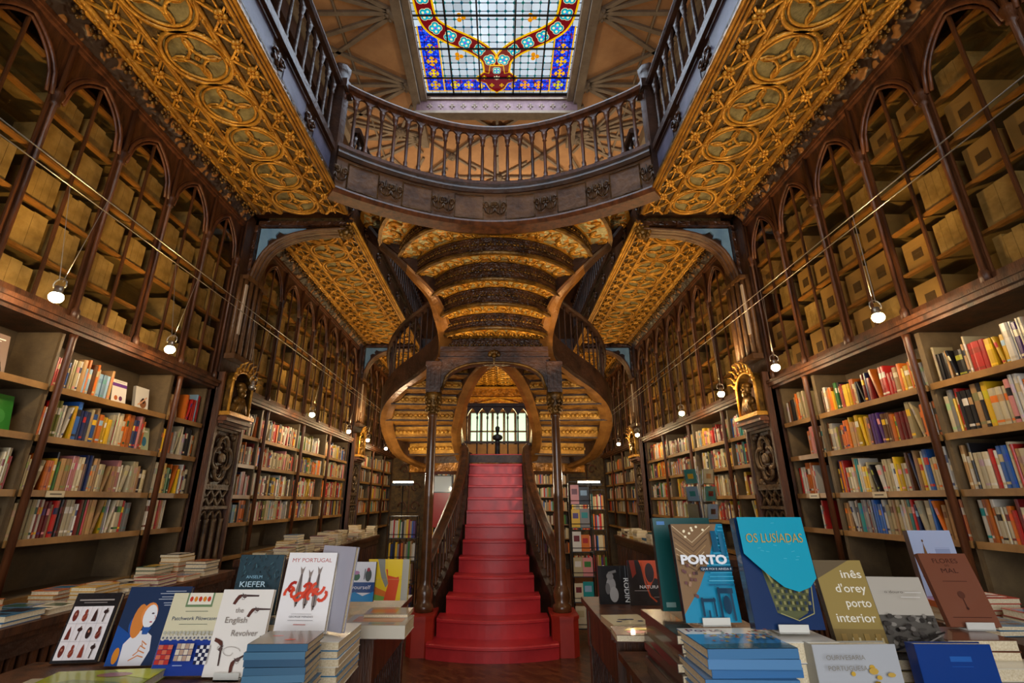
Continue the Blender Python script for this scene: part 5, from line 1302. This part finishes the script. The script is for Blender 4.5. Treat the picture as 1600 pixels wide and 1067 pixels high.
def cv_interior(c):
    c.rect(0, 0, 1, 1, 'a08a4e'); c.poly([(0, 1), (0, .78), (.75, 1)], '6b5c44'); c.rect(0, 0, 1, .22, '8a7442')
    for k, s_ in enumerate(('inês', "d'orey", 'porto', 'interior')): c.text(s_, .92, .79-.165*k, .095, 'f4efdc', [.42, .62, .50, .78][k], 'r', .008)
    for k in range(4): c.rect(.10+.22*k, .02+.02*(k % 2), .26+.22*k, .10+.03*(k % 2), '5f4526' if k % 2 == 0 else 'c9b98a'); c.rect(.12+.22*k, .08, .22+.22*k, .17, '9c8046')
def cv_valley(c):
    c.rect(0, 0, 1, 1, 'b9b2a4'); c.rect(0, 0, 1, .47, '5a564f'); rr = random.Random(3)
    for k in range(60): u = rr.uniform(.03, .93); v = rr.uniform(.05, .46); c.ell(u, v, rr.uniform(.03, .08), rr.uniform(.015, .04), rr.choice(['3a3733', '77726a', '4c4843', '8c867c', '2e2b28']), 7)
    c.line([(.0, .0), (.4, .12), (1, .25)], .03, '1f1d1b'); c.line([(.3, .0), (.9, .2)], .02, '98928a')
    c.text('o douro', .35, .76, .035, '5b564f', .34); c.rect(.55, .765, .85, .775, 'd8d4cc'); c.rect(.45, .70, .8, .71, 'd8d4cc')
def cv_flores(c):
    c.rect(0, 0, 1, 1, '7c4a35'); c.text('FLORES', .5, .86, .065, '43241c', .52); c.text('DO', .5, .81, .03, '43241c'); c.text('MAL', .5, .72, .065, '43241c', .34)
    c.rect(.25, .60, .75, .607, '43241c'); c.line([(.5, .45), (.5, .22)], .02, '4c2a20'); c.ell(.5, .42, .07, .05, '5c3426'); c.ell(.5, .24, .025, .02, '43241c'); c.rect(.12, .12, .88, .127, '43241c')
def cv_crown(c):
    c.rect(0, 0, 1, 1, 'aebfe0'); c.rect(.52, .62, .86, .72, '93a4c8'); c.rect(.52, .735, .86, .74, '93a4c8')
    c.poly([(.06, .3), (.5, .3), (.5, .46), (.06, .46)], '6a4a2c'); c.poly([(.08, .46), (.48, .46), (.42, .56), (.14, .56)], '8a6a3c')
    c.poly([(.14, .56), (.20, .66), (.24, .62), (.28, .82), (.32, .62), (.37, .66), (.42, .56)], '7c5a34'); c.ell(.28, .84, .02, .02, '6a4a2c'); c.rect(.2, 0, .36, .3, '54381f')
def cv_gold(c):
    c.rect(0, 0, 1, 1, 'b4b8bc'); rr = random.Random(7)
    for k in range(40): c.ell(rr.uniform(.4, .95), rr.uniform(.05, .8), rr.uniform(.02, .06), rr.uniform(.02, .05), rr.choice(['b8912e', 'd0a840', '8c6c20', 'c8a44c']), 7)
    for k in range(12): c.ell(rr.uniform(.02, .35), rr.uniform(.02, .3), .04, .03, rr.choice(['b8912e', '8c6c20']), 7)
    c.text('OURIVESARIA', .10, .84, .055, '8a8578', .46, 'l'); c.text('PORTUGUESA', .10, .72, .055, '8a8578', .46, 'l')
def cv_blue(c): c.rect(0, 0, 1, 1, '123c86'); c.rect(.42, .80, .70, .86, '2560b0'); c.rect(.42, .74, .70, .75, '1e50a0')
def cv_green(c): c.rect(0, 0, 1, 1, '14504e'); c.rect(.06, .04, .22, .09, '7c9a94'); c.rect(.06, .92, .2, .96, '4a8ac8')
def cv_portoflat(c):
    c.rect(0, 0, 1, 1, 'efe8d8'); c.rect(0, 0, 1, .68, '3f8cc0'); c.text('Porto', .30, .80, .14, '8a2018', .44, bold=.012)
    rr = random.Random(2); c.poly([(0, 0), (1, 0), (1, .22), (0, .2)], '2a5c6c')
    for k in range(60): u = rr.uniform(.12, .95); v = rr.uniform(.2, .5); c.rect(u, v, u+.035, v+.06, rr.choice(['d8b83c', 'b0602c', 'e8dcb8', '7c8a5c', 'a83a24', '8c8c70']))
def cv_lime(c):
    c.rect(0, 0, 1, 1, '9aa02a'); c.poly([(0, 0), (.5, 0), (.8, .4), (.3, .6), (0, .3)], '7c8426'); c.poly([(.5, 1), (1, 1), (1, .5), (.7, .7)], 'c6cc30'); c.ell(.6, .75, .16, .1, '9a6a52'); c.line([(.1, .1), (.5, .3), (.7, .3)], .02, '5a6420')
def cv_cream_blue(c):
    c.rect(0, 0, 1, 1, 'd6c79a')
    for u, v in ((.35, .5), (.52, .5), (.25, .3), (.80, .3), (.62, .48), (.44, .46)): c.ell(u, v, .08, .05, '4c5468', 9)
def cv_pear(c):
    c.rect(0, 0, 1, 1, '6c3c26'); c.ell(.5, .35, .22, .2, 'c0605c'); c.poly([(.25, .5), (.75, .55), (.9, .8), (.6, .85), (.35, .7)], 'dcc03c'); c.rect(.1, .86, .5, .9, 'c8a890')
# (label, px, py of the front foot, height it stands at, w, h, t, cover, yaw, lean, spine, stand)
mat('white_plastic', 'd9d8cf', 0.35)
def D(label, px, py, z, w, h, t, cov, yaw=0, lean=.2, spine='222024', stand=None, back=None, tip=0):
    x, y = ground(px, py, z); return display_book(label, (x, y, z), w, h, t, cov, yaw, lean, spine, back, stand=stand, tip=tip)
# left foreground
D('black book with a grid of twelve carved masks on white, far left of the foreground', 114, 1036, FZ+.008, .19, .27, .025, cv_masks, .10, .28)
D('dark blue book with a white ceramic bust figurine and small white lettering', 214, 1040, FZ+.008, .27, .30, .02, cv_figurine, .06, .24, '1c3357')
D('cream and royal blue patchwork book with lace and checked squares', 279, 1056, FZ+.008, .235, .295, .02, cv_patch, .02, .24, 'cfc8b0')
D('white book with four old pistols and grey gothic lettering', 357, 1058, FZ+.008, .215, .31, .02, cv_revolver, .0, .22, 'e6e0d6', 'white plastic stand under the white pistol book')
D('white MY PORTUGAL cookbook with three sardines and red peppers', 466, 990, .955, .205, .295, .03, cv_portugal, -.04, .22, 'dcd8d4')
D('dark teal textured book with pale capitals, behind the white sardine cookbook', 392, 962, .955, .205, .255, .025, cv_kiefer, .02, .15, '1d3038')
D('plain pale grey hardback leaning behind the sardine cookbook', 506, 985, .955, .19, .315, .02, lambda c: c.rect(0, 0, 1, 1, 'a9a8b4'), -.5, .14, '9c9ba8')
D('small navy book with colourful cartoonish squares in front of the blue stack', 413, 1100, FZ+.008, .125, .20, .015, cv_pop, -.05, .14)
# left second table
D('white and blue book lettered yourself, standing on the second left table', 561, 940, TZ+.075, .15, .20, .02, cv_yourself, -.02, .10)
D('yellow and orange cookery book standing on the second left table', 603, 938, TZ+.075, .235, .21, .02, cv_yellow, -.02, .10, 'c9b020')
# right second table
D('black book with a grey sculpted nude and sideways white capitals', 961, 944, TZ, .185, .215, .02, cv_rodin, .05, .08)
D('black and orange NATURA book beside the sculpture book', 1012, 946, TZ, .20, .25, .02, cv_natura, -.02, .10)
# right foreground
D('dark green hardback standing behind the PORTO book', 1084, 955, 1.035, .24, .35, .03, cv_green, .0, .10, '114442')
D('PORTO book with gilded interior and blue street photographs', 1116, 973, 1.035, .205, .335, .025, cv_porto, .04, .16, '1c2a34', 'white plastic stand under the PORTO book')
D('turquoise and navy OS LUSÍADAS hardback with gold lettering', 1236, 984, 1.035, .235, .36, .04, cv_lusiadas, -.02, .14, '0e2344', 'white plastic stand under the turquoise hardback')
D('ochre photo book with four lines of white lowercase lettering', 1352, 1016, .955, .175, .29, .025, cv_interior, -.06, .24, '3a3226')
D('grey landscape photo book with a rocky valley on its cover', 1438, 1018, .955, .185, .235, .03, cv_valley, -.10, .26, '33322f')
D('reddish brown paperback with dark lettering standing on three white-edged books', 1526, 980, 1.00, .185, .26, .02, cv_flores, -.05, .30, '6b3f2d', 'white plastic stand under the reddish brown paperback')
D('pale blue book with a brown crown ornament, tallest at the back right', 1484, 935, 1.0, .215, .31, .03, cv_crown, -.02, .08, '5c4c44')
D('grey and gold OURIVESARIA PORTUGUESA book at the bottom edge', 1366, 1150, FZ+.008, .265, .235, .05, cv_gold, .02, .05, '9c9a90')
D('deep blue plain hardback at the bottom right edge', 1530, 1150, FZ+.008, .235, .235, .04, cv_blue, -.02, .06, '0f3274')

# ---------------------------------------------------------------- stacks of lying books
rl = random.Random(21)
def stack(px, py, ztop, zbot, n, w, d, cols, lab, topart=None, sp='left', rz=0, group=None, jit=.012, x=None, y=None):
    """pile whose topmost book's near edge centre shows at (px, py)"""
    if x is None: x, y = ground(px, py, ztop); y += d/2
    t = (ztop-zbot)/n
    for i in range(n):
        c = cols[i % len(cols)]; top = i == n-1
        lying_book(x+rl.uniform(-jit, jit), y+rl.uniform(-jit, jit), zbot+i*t+.0003*i*0, w, d, t-.0006, rz+rl.uniform(-.03, .03), c, None, 
                   (f'{lab}, topmost' if top else f'{lab}, {ORD[i]} from bottom'), group or ('pile of '+lab.split(' with ')[0])[:60], art=topart if top else None, sp=sp)
NB_ = lambda c: (lambda k: k.rect(0, 0, 1, 1, c))
stack(1172, 1012, 1.025, FZ, 9, .28, .25, ['3f74a8', '5a8cba', '4a7ca8'], 'blue-edged guidebook under the PORTO book', cv_portoflat, 'front', 0)
stack(1082, 992, 1.012, FZ, 8, .10, .42, ['4a3a34', '6a5648', '38302e', '54463c'], 'dark-spined book at the left edge of the right table', NB_('3c342f'), 'left', -.0)
stack(1258, 1003, 1.02, .90, 2, .22, .17, ['27406e', 'e2ded2'], 'thick white-paged book below the turquoise hardback', None, 'none', 0, jit=.004)
stack(1254, 1010, .90, FZ, 4, .25, .2, ['d8d0ba', 'c6bfa6'], 'cream-covered book low under the turquoise hardback', None, 'none', 0, jit=.004)
stack(1536, 1000, .992, FZ, 6, .24, .19, ['6b4130', '75462f', '5e3a2b'], 'brown-covered book with white pages under the reddish brown paperback', None, 'none', -.04, jit=.006)
stack(1385, 1030, .947, FZ, 5, .36, .15, ['3a3530', '8c7a4c'], 'dark photo book under the standing landscape books', None, 'none', 0, jit=.004)
stack(1590, 1045, .93, FZ, 4, .24, .22, ['7c7464', 'd9d2bc'], 'grey book with cream pages at the right edge', None, 'none', 0, jit=.006)
stack(1484, 930, .995, FZ, 6, .26, .20, ['5c4c44', 'b4b0a4'], 'grey-brown book under the pale blue crown book', None, 'none', 0, jit=.006)
stack(432, 1006, 1.0, FZ, 10, .20, .17, ['37607c', '2f5470', '44708c'], 'slate blue book in the stack beside the pistol book', lambda c: (c.rect(0, 0, 1, 1, '8c8478'), c.ell(.3, .6, .1, .05, 'c8502c'), c.ell(.6, .3, .1, .05, 'c8502c')), 'front', .05, jit=.006)
stack(490, 1003, .945, FZ, 6, .20, .30, ['e6e0d0', '1f7cb0', 'd9d2c0'], 'white-paged book under the sardine cookbook', None, 'none', 0, jit=.004)
stack(405, 975, .945, FZ, 6, .20, .20, ['26323a', '3c4a50'], 'dark book under the dark teal textured book', None, 'none', 0, jit=.004)
stack(588, 976, TZ+.055, TZ, 1, .30, .22, ['c9c2b0'], 'thick pale dictionary with thumb marks on the second left table', lambda c: (c.rect(0, 0, 1, 1, 'a89880'), c.rect(.1, .3, .9, .8, 'b5774c'), c.rect(.4, .1, .8, .25, '7c8a80')), 'front', 0)
stack(600, 960, TZ+.072, TZ+.056, 1, .22, .16, ['b0a48c'], 'brown illustrated book lying on the thick pale dictionary', lambda c: (c.rect(0, 0, 1, 1, '9c8a72'), c.rect(.1, .2, .7, .7, 'c07a4c')), 'none', 0)
stack(985, 975, TZ+.03, TZ, 1, .20, .22, ['cfc09a'], 'cream book with small blue fish, lying on the second right table', cv_cream_blue, 'left', .08)
stack(1000, 992, TZ+.058, TZ+.0305, 1, .19, .15, ['5a3424'], 'brown cookery book with a yellow pear, lying across the cream one', cv_pear, 'none', -.04)
x_, y_ = ground(150, 1062, FZ+.03)
lying_book(x_, y_-.02, FZ+.001, .40, .26, .03, .12, '9aa02a', None, 'large lime green book lying flat in the left foreground', art=cv_lime, sp='none')
x_, y_ = ground(40, 1075, FZ+.02)
lying_book(x_+.02, y_, FZ+.001, .16, .22, .018, .1, 'b5aa8c', None, 'pale grey-green book lying at the bottom left corner', sp='none')
x_, y_ = ground(300, 1080, FZ+.02)
lying_book(x_+.02, y_-.02, FZ+.001, .30, .20, .02, .02, '5c4434', None, 'brown illustrated book lying below the patchwork book', sp='none', art=lambda c: (c.rect(0, 0, 1, 1, '6a5040'), c.rect(.1, .4, .5, .9, 'b89a78'), c.rect(.55, .3, .9, .95, '3a8cb0')))

# piles along the counters: every book its own object
CNT = ['c9b68c', 'd8cdb0', 'b5443a', '3c6c8c', '2c2a30', 'e0d6c0', '7c3a6a', '6a5040', 'd0a040', 'b8b0a0', '3a5a4a', 'efe8d8', 'c06a3a', '5a7aa0']
CNAM = {'c9b68c': 'tan', 'd8cdb0': 'cream', 'b5443a': 'red', '3c6c8c': 'slate blue', '2c2a30': 'black', 'e0d6c0': 'ivory', '7c3a6a': 'plum', '6a5040': 'brown', 'd0a040': 'mustard', 'b8b0a0': 'grey', '3a5a4a': 'dark green', 'efe8d8': 'white', 'c06a3a': 'rust', '5a7aa0': 'blue'}
NP = [0]
def piles(sd, s_, xa, ya, yb, dy, rows, nmax, zone):
    k = 0; y = ya
    while y < yb:
        for r in range(rows):
            k += 1; n = rl.randint(1, nmax); z = .931; w0 = rl.uniform(.13, .16); d0 = rl.uniform(.19, .22); xx = sd*(xa+.10+r*.20+rl.uniform(-.01, .01)); base = rl.choice(CNT)
            for i in range(n):
                t = rl.uniform(.016, .034); c = base if rl.random() < .6 else rl.choice(CNT); z_ = z; z += t+.0006; NP[0] += 1
                top = i == n-1
                lying_book(xx+rl.uniform(-.006, .006), y+rl.uniform(-.006, .006), z_, w0, d0*.92, t, rl.uniform(-.06, .06), c, rl.choice(CNT) if top else None,
                    f'{CNAM[c]} paperback, {ORD[i]} up in {nth(k-1)} pile, {zone}', 'paperbacks piled on the counters', name='paperback', sp='none' if rl.random() < .7 else 'left')
        y += dy
piles(-1, 'left', 2.075, 2.2, 4.1, .25, 2, 5, 'near left counter')
piles(1, 'right', 2.075, 2.3, 4.1, .25, 2, 4, 'near right counter')
piles(-1, 'left', 1.945, 5.08, 8.4, .235, 2, 6, 'far left counter')
piles(1, 'right', 1.945, 5.45, 8.4, .235, 2, 5, 'far right counter')

# ---------------------------------------------------------------- covers facing out on the shelves
def fo(sd, y, z, w, h, cov, label, lean=.14, spine='8c8478'):
    """face-out on a wall shelf"""
    o = display_book(label, (sd*2.66, y, z+.001), w, h, .02, cov, sd*-PI/2, lean, spine)
    return o
def solid(bg, fg, style=0, txt=None, tc='f4efe6'):
    def f(c):
        c.rect(0, 0, 1, 1, bg)
        if style == 0: c.ell(.5, .4, .25, .2, fg); c.rect(.2, .8, .8, .86, tc)
        elif style == 1: c.rect(0, .72, 1, .86, fg); c.ell(.3, .25, .12, .10, 'b5653a'); c.ell(.62, .25, .12, .10, '6a3a5a'); c.rect(.15, .92, .85, .94, '8a8088')
        elif style == 2: c.poly([(.1, 0), (.9, 0), (.8, .3), (.62, .48), (.66, .62), (.5, .72), (.36, .62), (.38, .48), (.2, .3)], fg); c.rect(.15, .85, .85, .88, tc); c.rect(.3, .80, .7, .815, tc)
        elif style == 3: c.ell(.6, .3, .25, .2, fg); c.ell(.6, .42, .14, .12, '3a2a28'); c.line([(.2, .2), (.5, .35), (.85, .6)], .08, 'd8a078')
        elif style == 4:
            for k in range(5): c.line([(.4+.05*k, .2), (.3+.12*k, .75)], .06, fg)
            c.ell(.5, .3, .2, .12, fg)
        if txt: c.text(txt[0], .5, .80, .10, fg if style == 5 else tc, .8, bold=.01); c.text(txt[1], .5, .66, .10, fg if style == 5 else tc, .5, bold=.01)
    return f
z0, z1, z2, z3 = SHELVES
fo(-1, 2.47, z0, .15, .225, solid('8a7468', '2e2422', 2), 'mauve-brown cover with a dark seated silhouette, top shelf, left bookcase nearest camera')
fo(-1, 2.42, z1, .15, .23, lambda c: (c.rect(0, 0, 1, 1, 'e6ddd8'), c.text('nder', .5, .80, .10, 'a01c30', .8, bold=.02), c.text('edo', .6, .64, .10, 'a01c30', .55, bold=.02), c.ell(.5, .3, .2, .14, 'd9a41c'), c.ell(.55, .42, .1, .08, '5a2c1c'), c.ell(.5, .18, .28, .08, 'b05a2c')), 'white cover with dark red lettering and a yellow toy figure, second shelf, far left')
fo(-1, 2.60, z1, .14, .20, solid('2f7a2c', '3f8a3c', 0, None, '2f7a2c'), 'plain green cover, second shelf, left bookcase nearest camera', spine='1d5a20')
fo(-1, 3.37, z0, .135, .175, solid('e0dad2', '6b3f8a', 1), 'white cover with a purple band, top shelf, second left bookcase')
fo(-1, 3.60, z0, .14, .175, solid('d8d2c8', '8a5a3a', 3), 'white cover with a bent figure drawing, top shelf, second left bookcase')
fo(-1, 3.72, z1, .10, .18, solid('b9c49a', '3a7a9a', 0), 'pale green cover with a blue top, second shelf, second left bookcase')
fo(-1, 3.95, z0, .13, .20, solid('c9a878', '8a4a30', 4), 'tan cover with a brown hand print, top shelf, narrow left bookcase')
# ---------------------------------------------------------------- magazine racks, standing lamps, spinner
def wire_rack(x, y, w, z0_, levels, dz, lab, seed, h=.24):
    t = thing('wire_rack', lab, 'rack', (x, y, 0)); mb = MB()
    zt = z0_+levels*dz
    for sx in (-1, 1):
        for sy in (-1, 1): mb.tube([(x+sx*w/2, y+sy*.09, 0), (x+sx*w/2, y+sy*.09, zt)], .006, 5)
    mb.build('frame', 'black', t)
    for k in range(levels+1):
        mb = MB(); mb.box(x-w/2, x+w/2, y-.10, y+.09, z0_+k*dz-.008, z0_+k*dz); mb.tube([(x-w/2, y-.10, z0_+k*dz+.04), (x+w/2, y-.10, z0_+k*dz+.04)], .004, 4); mb.build('shelf', 'black', t)
    rr = random.Random(seed)
    for k in range(levels):
        xx = x-w/2+.012
        j = 0
        while xx < x+w/2-.03:
            tt = rr.uniform(.014, .03) if seed % 2 else rr.uniform(.09, .12)
            if xx+tt > x+w/2-.005: break
            hh = rr.uniform(.75, .95)*(dz-.03) if dz < h else rr.uniform(.18, h-.02); nm, c = PALL[rr.choices(range(20), WT)[0]]
            b = MB(); b.box(xx, xx+tt-.002, y-.085, y-.085+(.10 if seed % 2 else .02), z0_+k*dz+.001, z0_+k*dz+hh, 0, c)
            if seed % 2 == 0: b.box(xx+tt*.15, xx+tt*.8, y-.0856, y-.085, z0_+k*dz+hh*.5, z0_+k*dz+hh*.8, 0, PALL[rr.randrange(20)][1])
            o = b.build('magazine', 'print', None, (xx, y, z0_+k*dz)); j += 1
            tag(o, f'{nm} {"magazine" if seed % 2 == 0 else "slim book"}, {nth(j-1)} from left, {ORD[levels-1-k]} tier down, {lab.split(",")[0]}', 'magazine' if seed % 2 == 0 else 'book', 'publications in the wire racks')
            xx += tt
wire_rack(-1.13, 6.35, .34, .28, 4, .25, 'black rack left of stair', 1)
wire_rack(1.02, 6.1, .26, .12, 6, .26, 'black rack right of stair', 2)
wire_rack(1.36, 7.6, .5, .5, 4, .28, 'black rack behind right column', 3)
def standing_lamp(x, y, z, lab):
    t = thing('standing_lamp', lab, 'lamp', (x, y, 0)); mb = MB(); mb.lathe([(.11, 0), (.11, .015), (.02, .03), (.009, .05), (.009, z)], (x, y, 0), 10); mb.build('pole', 'black', t)
    mb = MB(); mb.box(x-.15, x+.15, y-.05, y+.05, z+.02, z+.035); mb.box(x-.15, x+.15, y-.055, y-.045, z-.0, z+.035); mb.build('shade', 'black', t)
    mb = MB(); mb.tube([(x-.14, y, z+.045), (x+.14, y, z+.045)], .014, 8); mb.build('tube', 'tube_light', t)
    light('POINT', 'standing_lamp_glow', (x, y, z+.12), 14, (1, .85, .6), .05)
x_ = at(630, 755, 7.0)[0]; standing_lamp(x_, 7.0, 1.66, 'lit fluorescent lamp on a black stand, left of the stair')
x_ = at(920, 753, 6.4)[0]; standing_lamp(x_, 6.4, 1.64, 'lit fluorescent lamp on a black stand, right of the stair')
# postcard spinner on the right counter
t = thing('postcard_spinner', 'clear wire postcard spinner on the far right counter', 'rack', (2.12, 5.15, .93))
mb = MB(); mb.lathe([(.09, .93), (.09, .945), (.012, .955), (.008, 1.80)], (2.12, 5.15, 0), 10); mb.build('pole', 'steel', t)
mb = MB(); rr = random.Random(4)
for k in range(4):
    for a in range(4):
        an = a*PI/2+.5; cx, cy = 2.12+.12*math.cos(an), 5.15+.12*math.sin(an); z = 1.12+k*.17
        M = Matrix.Translation((cx, cy, z+.06)) @ Matrix.Rotation(an, 4, 'Z') @ Matrix.Rotation(.12, 4, 'Y'); mb.obox(M, .014, .17, .15, 0)
mb.build('pocket', 'clear_acrylic', t)
for k in range(4):
    for a in range(4):
        if (k*3+a) % 5 == 0: continue
        an = a*PI/2+.5; cx, cy = 2.12+.12*math.cos(an), 5.15+.12*math.sin(an); z = 1.12+k*.17
        M = Matrix.Translation((cx, cy, z+.065)) @ Matrix.Rotation(an, 4, 'Z') @ Matrix.Rotation(.12, 4, 'Y'); b = MB(); nm, c = rr.choice([p for p in PALL if p[0] in ('white', 'pale blue', 'teal', 'grey', 'blue', 'olive', 'cream')])
        b.obox(M, .004, .14, .14, 0, c); b.obox(M @ Matrix.Translation((.0025, 0, .0)), .001, .07, .05, 0, rr.choice(PALL)[1])
        o = b.build('postcard', 'print', None, (cx, cy, z)); tag(o, f'{nm} postcard, {ORD[k]} tier up, {["side facing away", "wall side", "stair side", "camera side"][a]} of the spinner', 'postcard', 'postcards in the spinner')
# small bust on the landing rail
b = MB(); b.lathe([(.08, 2.171), (.09, 2.22), (.05, 2.26), (.05, 2.50), (.07, 2.53), (.04, 2.55)], (0, 9.26, 0), 10); b.ell((0, 9.26, 2.61), .10, .05, .065, 12, 8); b.lathe([(.025, 2.65), (.025, 2.71)], (0, 9.26, 0), 8); b.ell((0, 9.255, 2.755), .042, .05, .06, 12, 8); b.ell((0, 9.205, 2.75), .010, .014, .016, 6, 4); b.ell((0, 9.27, 2.79), .046, .05, .04, 10, 6)
tag(b.build('bust', 'black', None, (0, 9.3, 2.17)), 'small dark bust silhouetted against the green back window', 'bust')

# small card labels on the shelf edges
for sd, y, z, wh in ((-1, 3.0, SHELVES[2], 'third shelf of the second left bookcase'), (1, 4.05, SHELVES[2], 'third shelf of the narrow right bookcase'), (1, 3.35, SHELVES[2], 'third shelf of the second right bookcase'),
                     (-1, 6.0, SHELVES[2], 'third shelf of the second left bookcase beyond the pier'), (1, 2.3, SHELVES[2], 'third shelf of the right bookcase nearest the camera')):
    b = MB(); b.box(sd*2.592, sd*2.598, y-.06, y+.06, z-.036, z+.0, 0, lin('c8b894')); b.box(sd*2.5915, sd*2.592, y-.04, y+.04, z-.022, z-.014, 0, lin('5a4c3a'))
    tag(b.build('shelf_label', 'print', None, (sd*2.598, y, z-.018)), f'small cream card label on the {wh}', 'label')

t = thing('display_board', 'red display board with a pale top, behind the left column', 'board', (-1.22, 10.4, 0))
mb = MB(); mb.box(-1.50, -.95, 10.38, 10.42, .95, 1.62, 0, lin('b0281c')); mb.box(-1.48, -.97, 10.375, 10.38, 1.64, 1.95, 0, lin('c8d8dc')); mb.box(-1.50, -.95, 10.38, 10.42, 1.62, 1.97, 0, lin('3a4a50')); mb.build('panel', 'print', t)  # pale top stands in for lit panes at the back
for x in (-1.45, -1.0): mb = MB(); mb.box(x-.02, x+.02, 10.38, 10.42, 0, .95); mb.box(x-.02, x+.02, 10.2, 10.6, 0, .03); mb.build('leg', 'black', t)
# ================================================================ hanging spotlights on wires
WZ = 3.11
LAMPS = {-1: [2.31, 3.22, 4.4, 5.9, 7.4, 8.5, 9.9], 1: [2.60, 3.70, 4.70, 5.80, 7.80, 9.1]}
for sd, s_ in ((-1, 'left'), (1, 'right')):
    for k, y in enumerate(LAMPS[sd]):
        x = sd*2.27; z = 2.49; off = (sd < 0 and k == 2)
        where = ['nearest the camera','second from the camera','third from the camera','fourth from the camera','fifth from the camera','sixth from the camera','farthest away'][k]
        t = thing('hanging_spotlight', f'small {"unlit" if off else "lit"} spotlight hanging from the {s_} wires, {where}', 'lamp', (x, y, z), 'spotlights on the wires')
        mb = MB(); mb.tube([(x-.05, y-.07, WZ), (x, y-.01, z+.07)], .0022, 4); mb.tube([(x+.05, y+.07, WZ), (x, y+.01, z+.07)], .0022, 4)
        mb.tube([(x+.035*math.cos(a), y, z+.05+.035*math.sin(a)) for a in [i*PI/6 for i in range(-1, 8)]], .004, 5); mb.build('hanger', 'steel', t)
        mb = MB(); mb.lathe([(.018, .03), (.02, .0), (.030, -.03), (.034, -.035), (.03, -.03), (.02, -.01)], (x, y, z+.01), 12); mb.build('reflector', 'steel', t)
        mb = MB(); mb.ell((x, y, z-.022), .033, .033, .03, 12, 8); mb.build('bulb', 'steel' if off else 'bulb', t)
        if not off:
            light('POINT', 'spotlight_glow', (x-sd*.0, y, z-.05), LAMP_E, HALO, .03)
            light('SPOT', 'spotlight_uplight', (x, y, z+.12), UP_E, (1.0, .66, .27), .012, (PI, R(-sd*8), 0), spot=R(150))
    for dx in (-.05, .05):
        mb = MB(); mb.tube([(sd*2.27+dx, YF, WZ), (sd*2.27+dx, YB, WZ)], .0035, 5)
        tag(mb.build('support_wire', 'steel'), f'taut steel wire along the {s_} bookcases, {"inner" if dx*sd < 0 else "outer"} of the pair', 'wire')
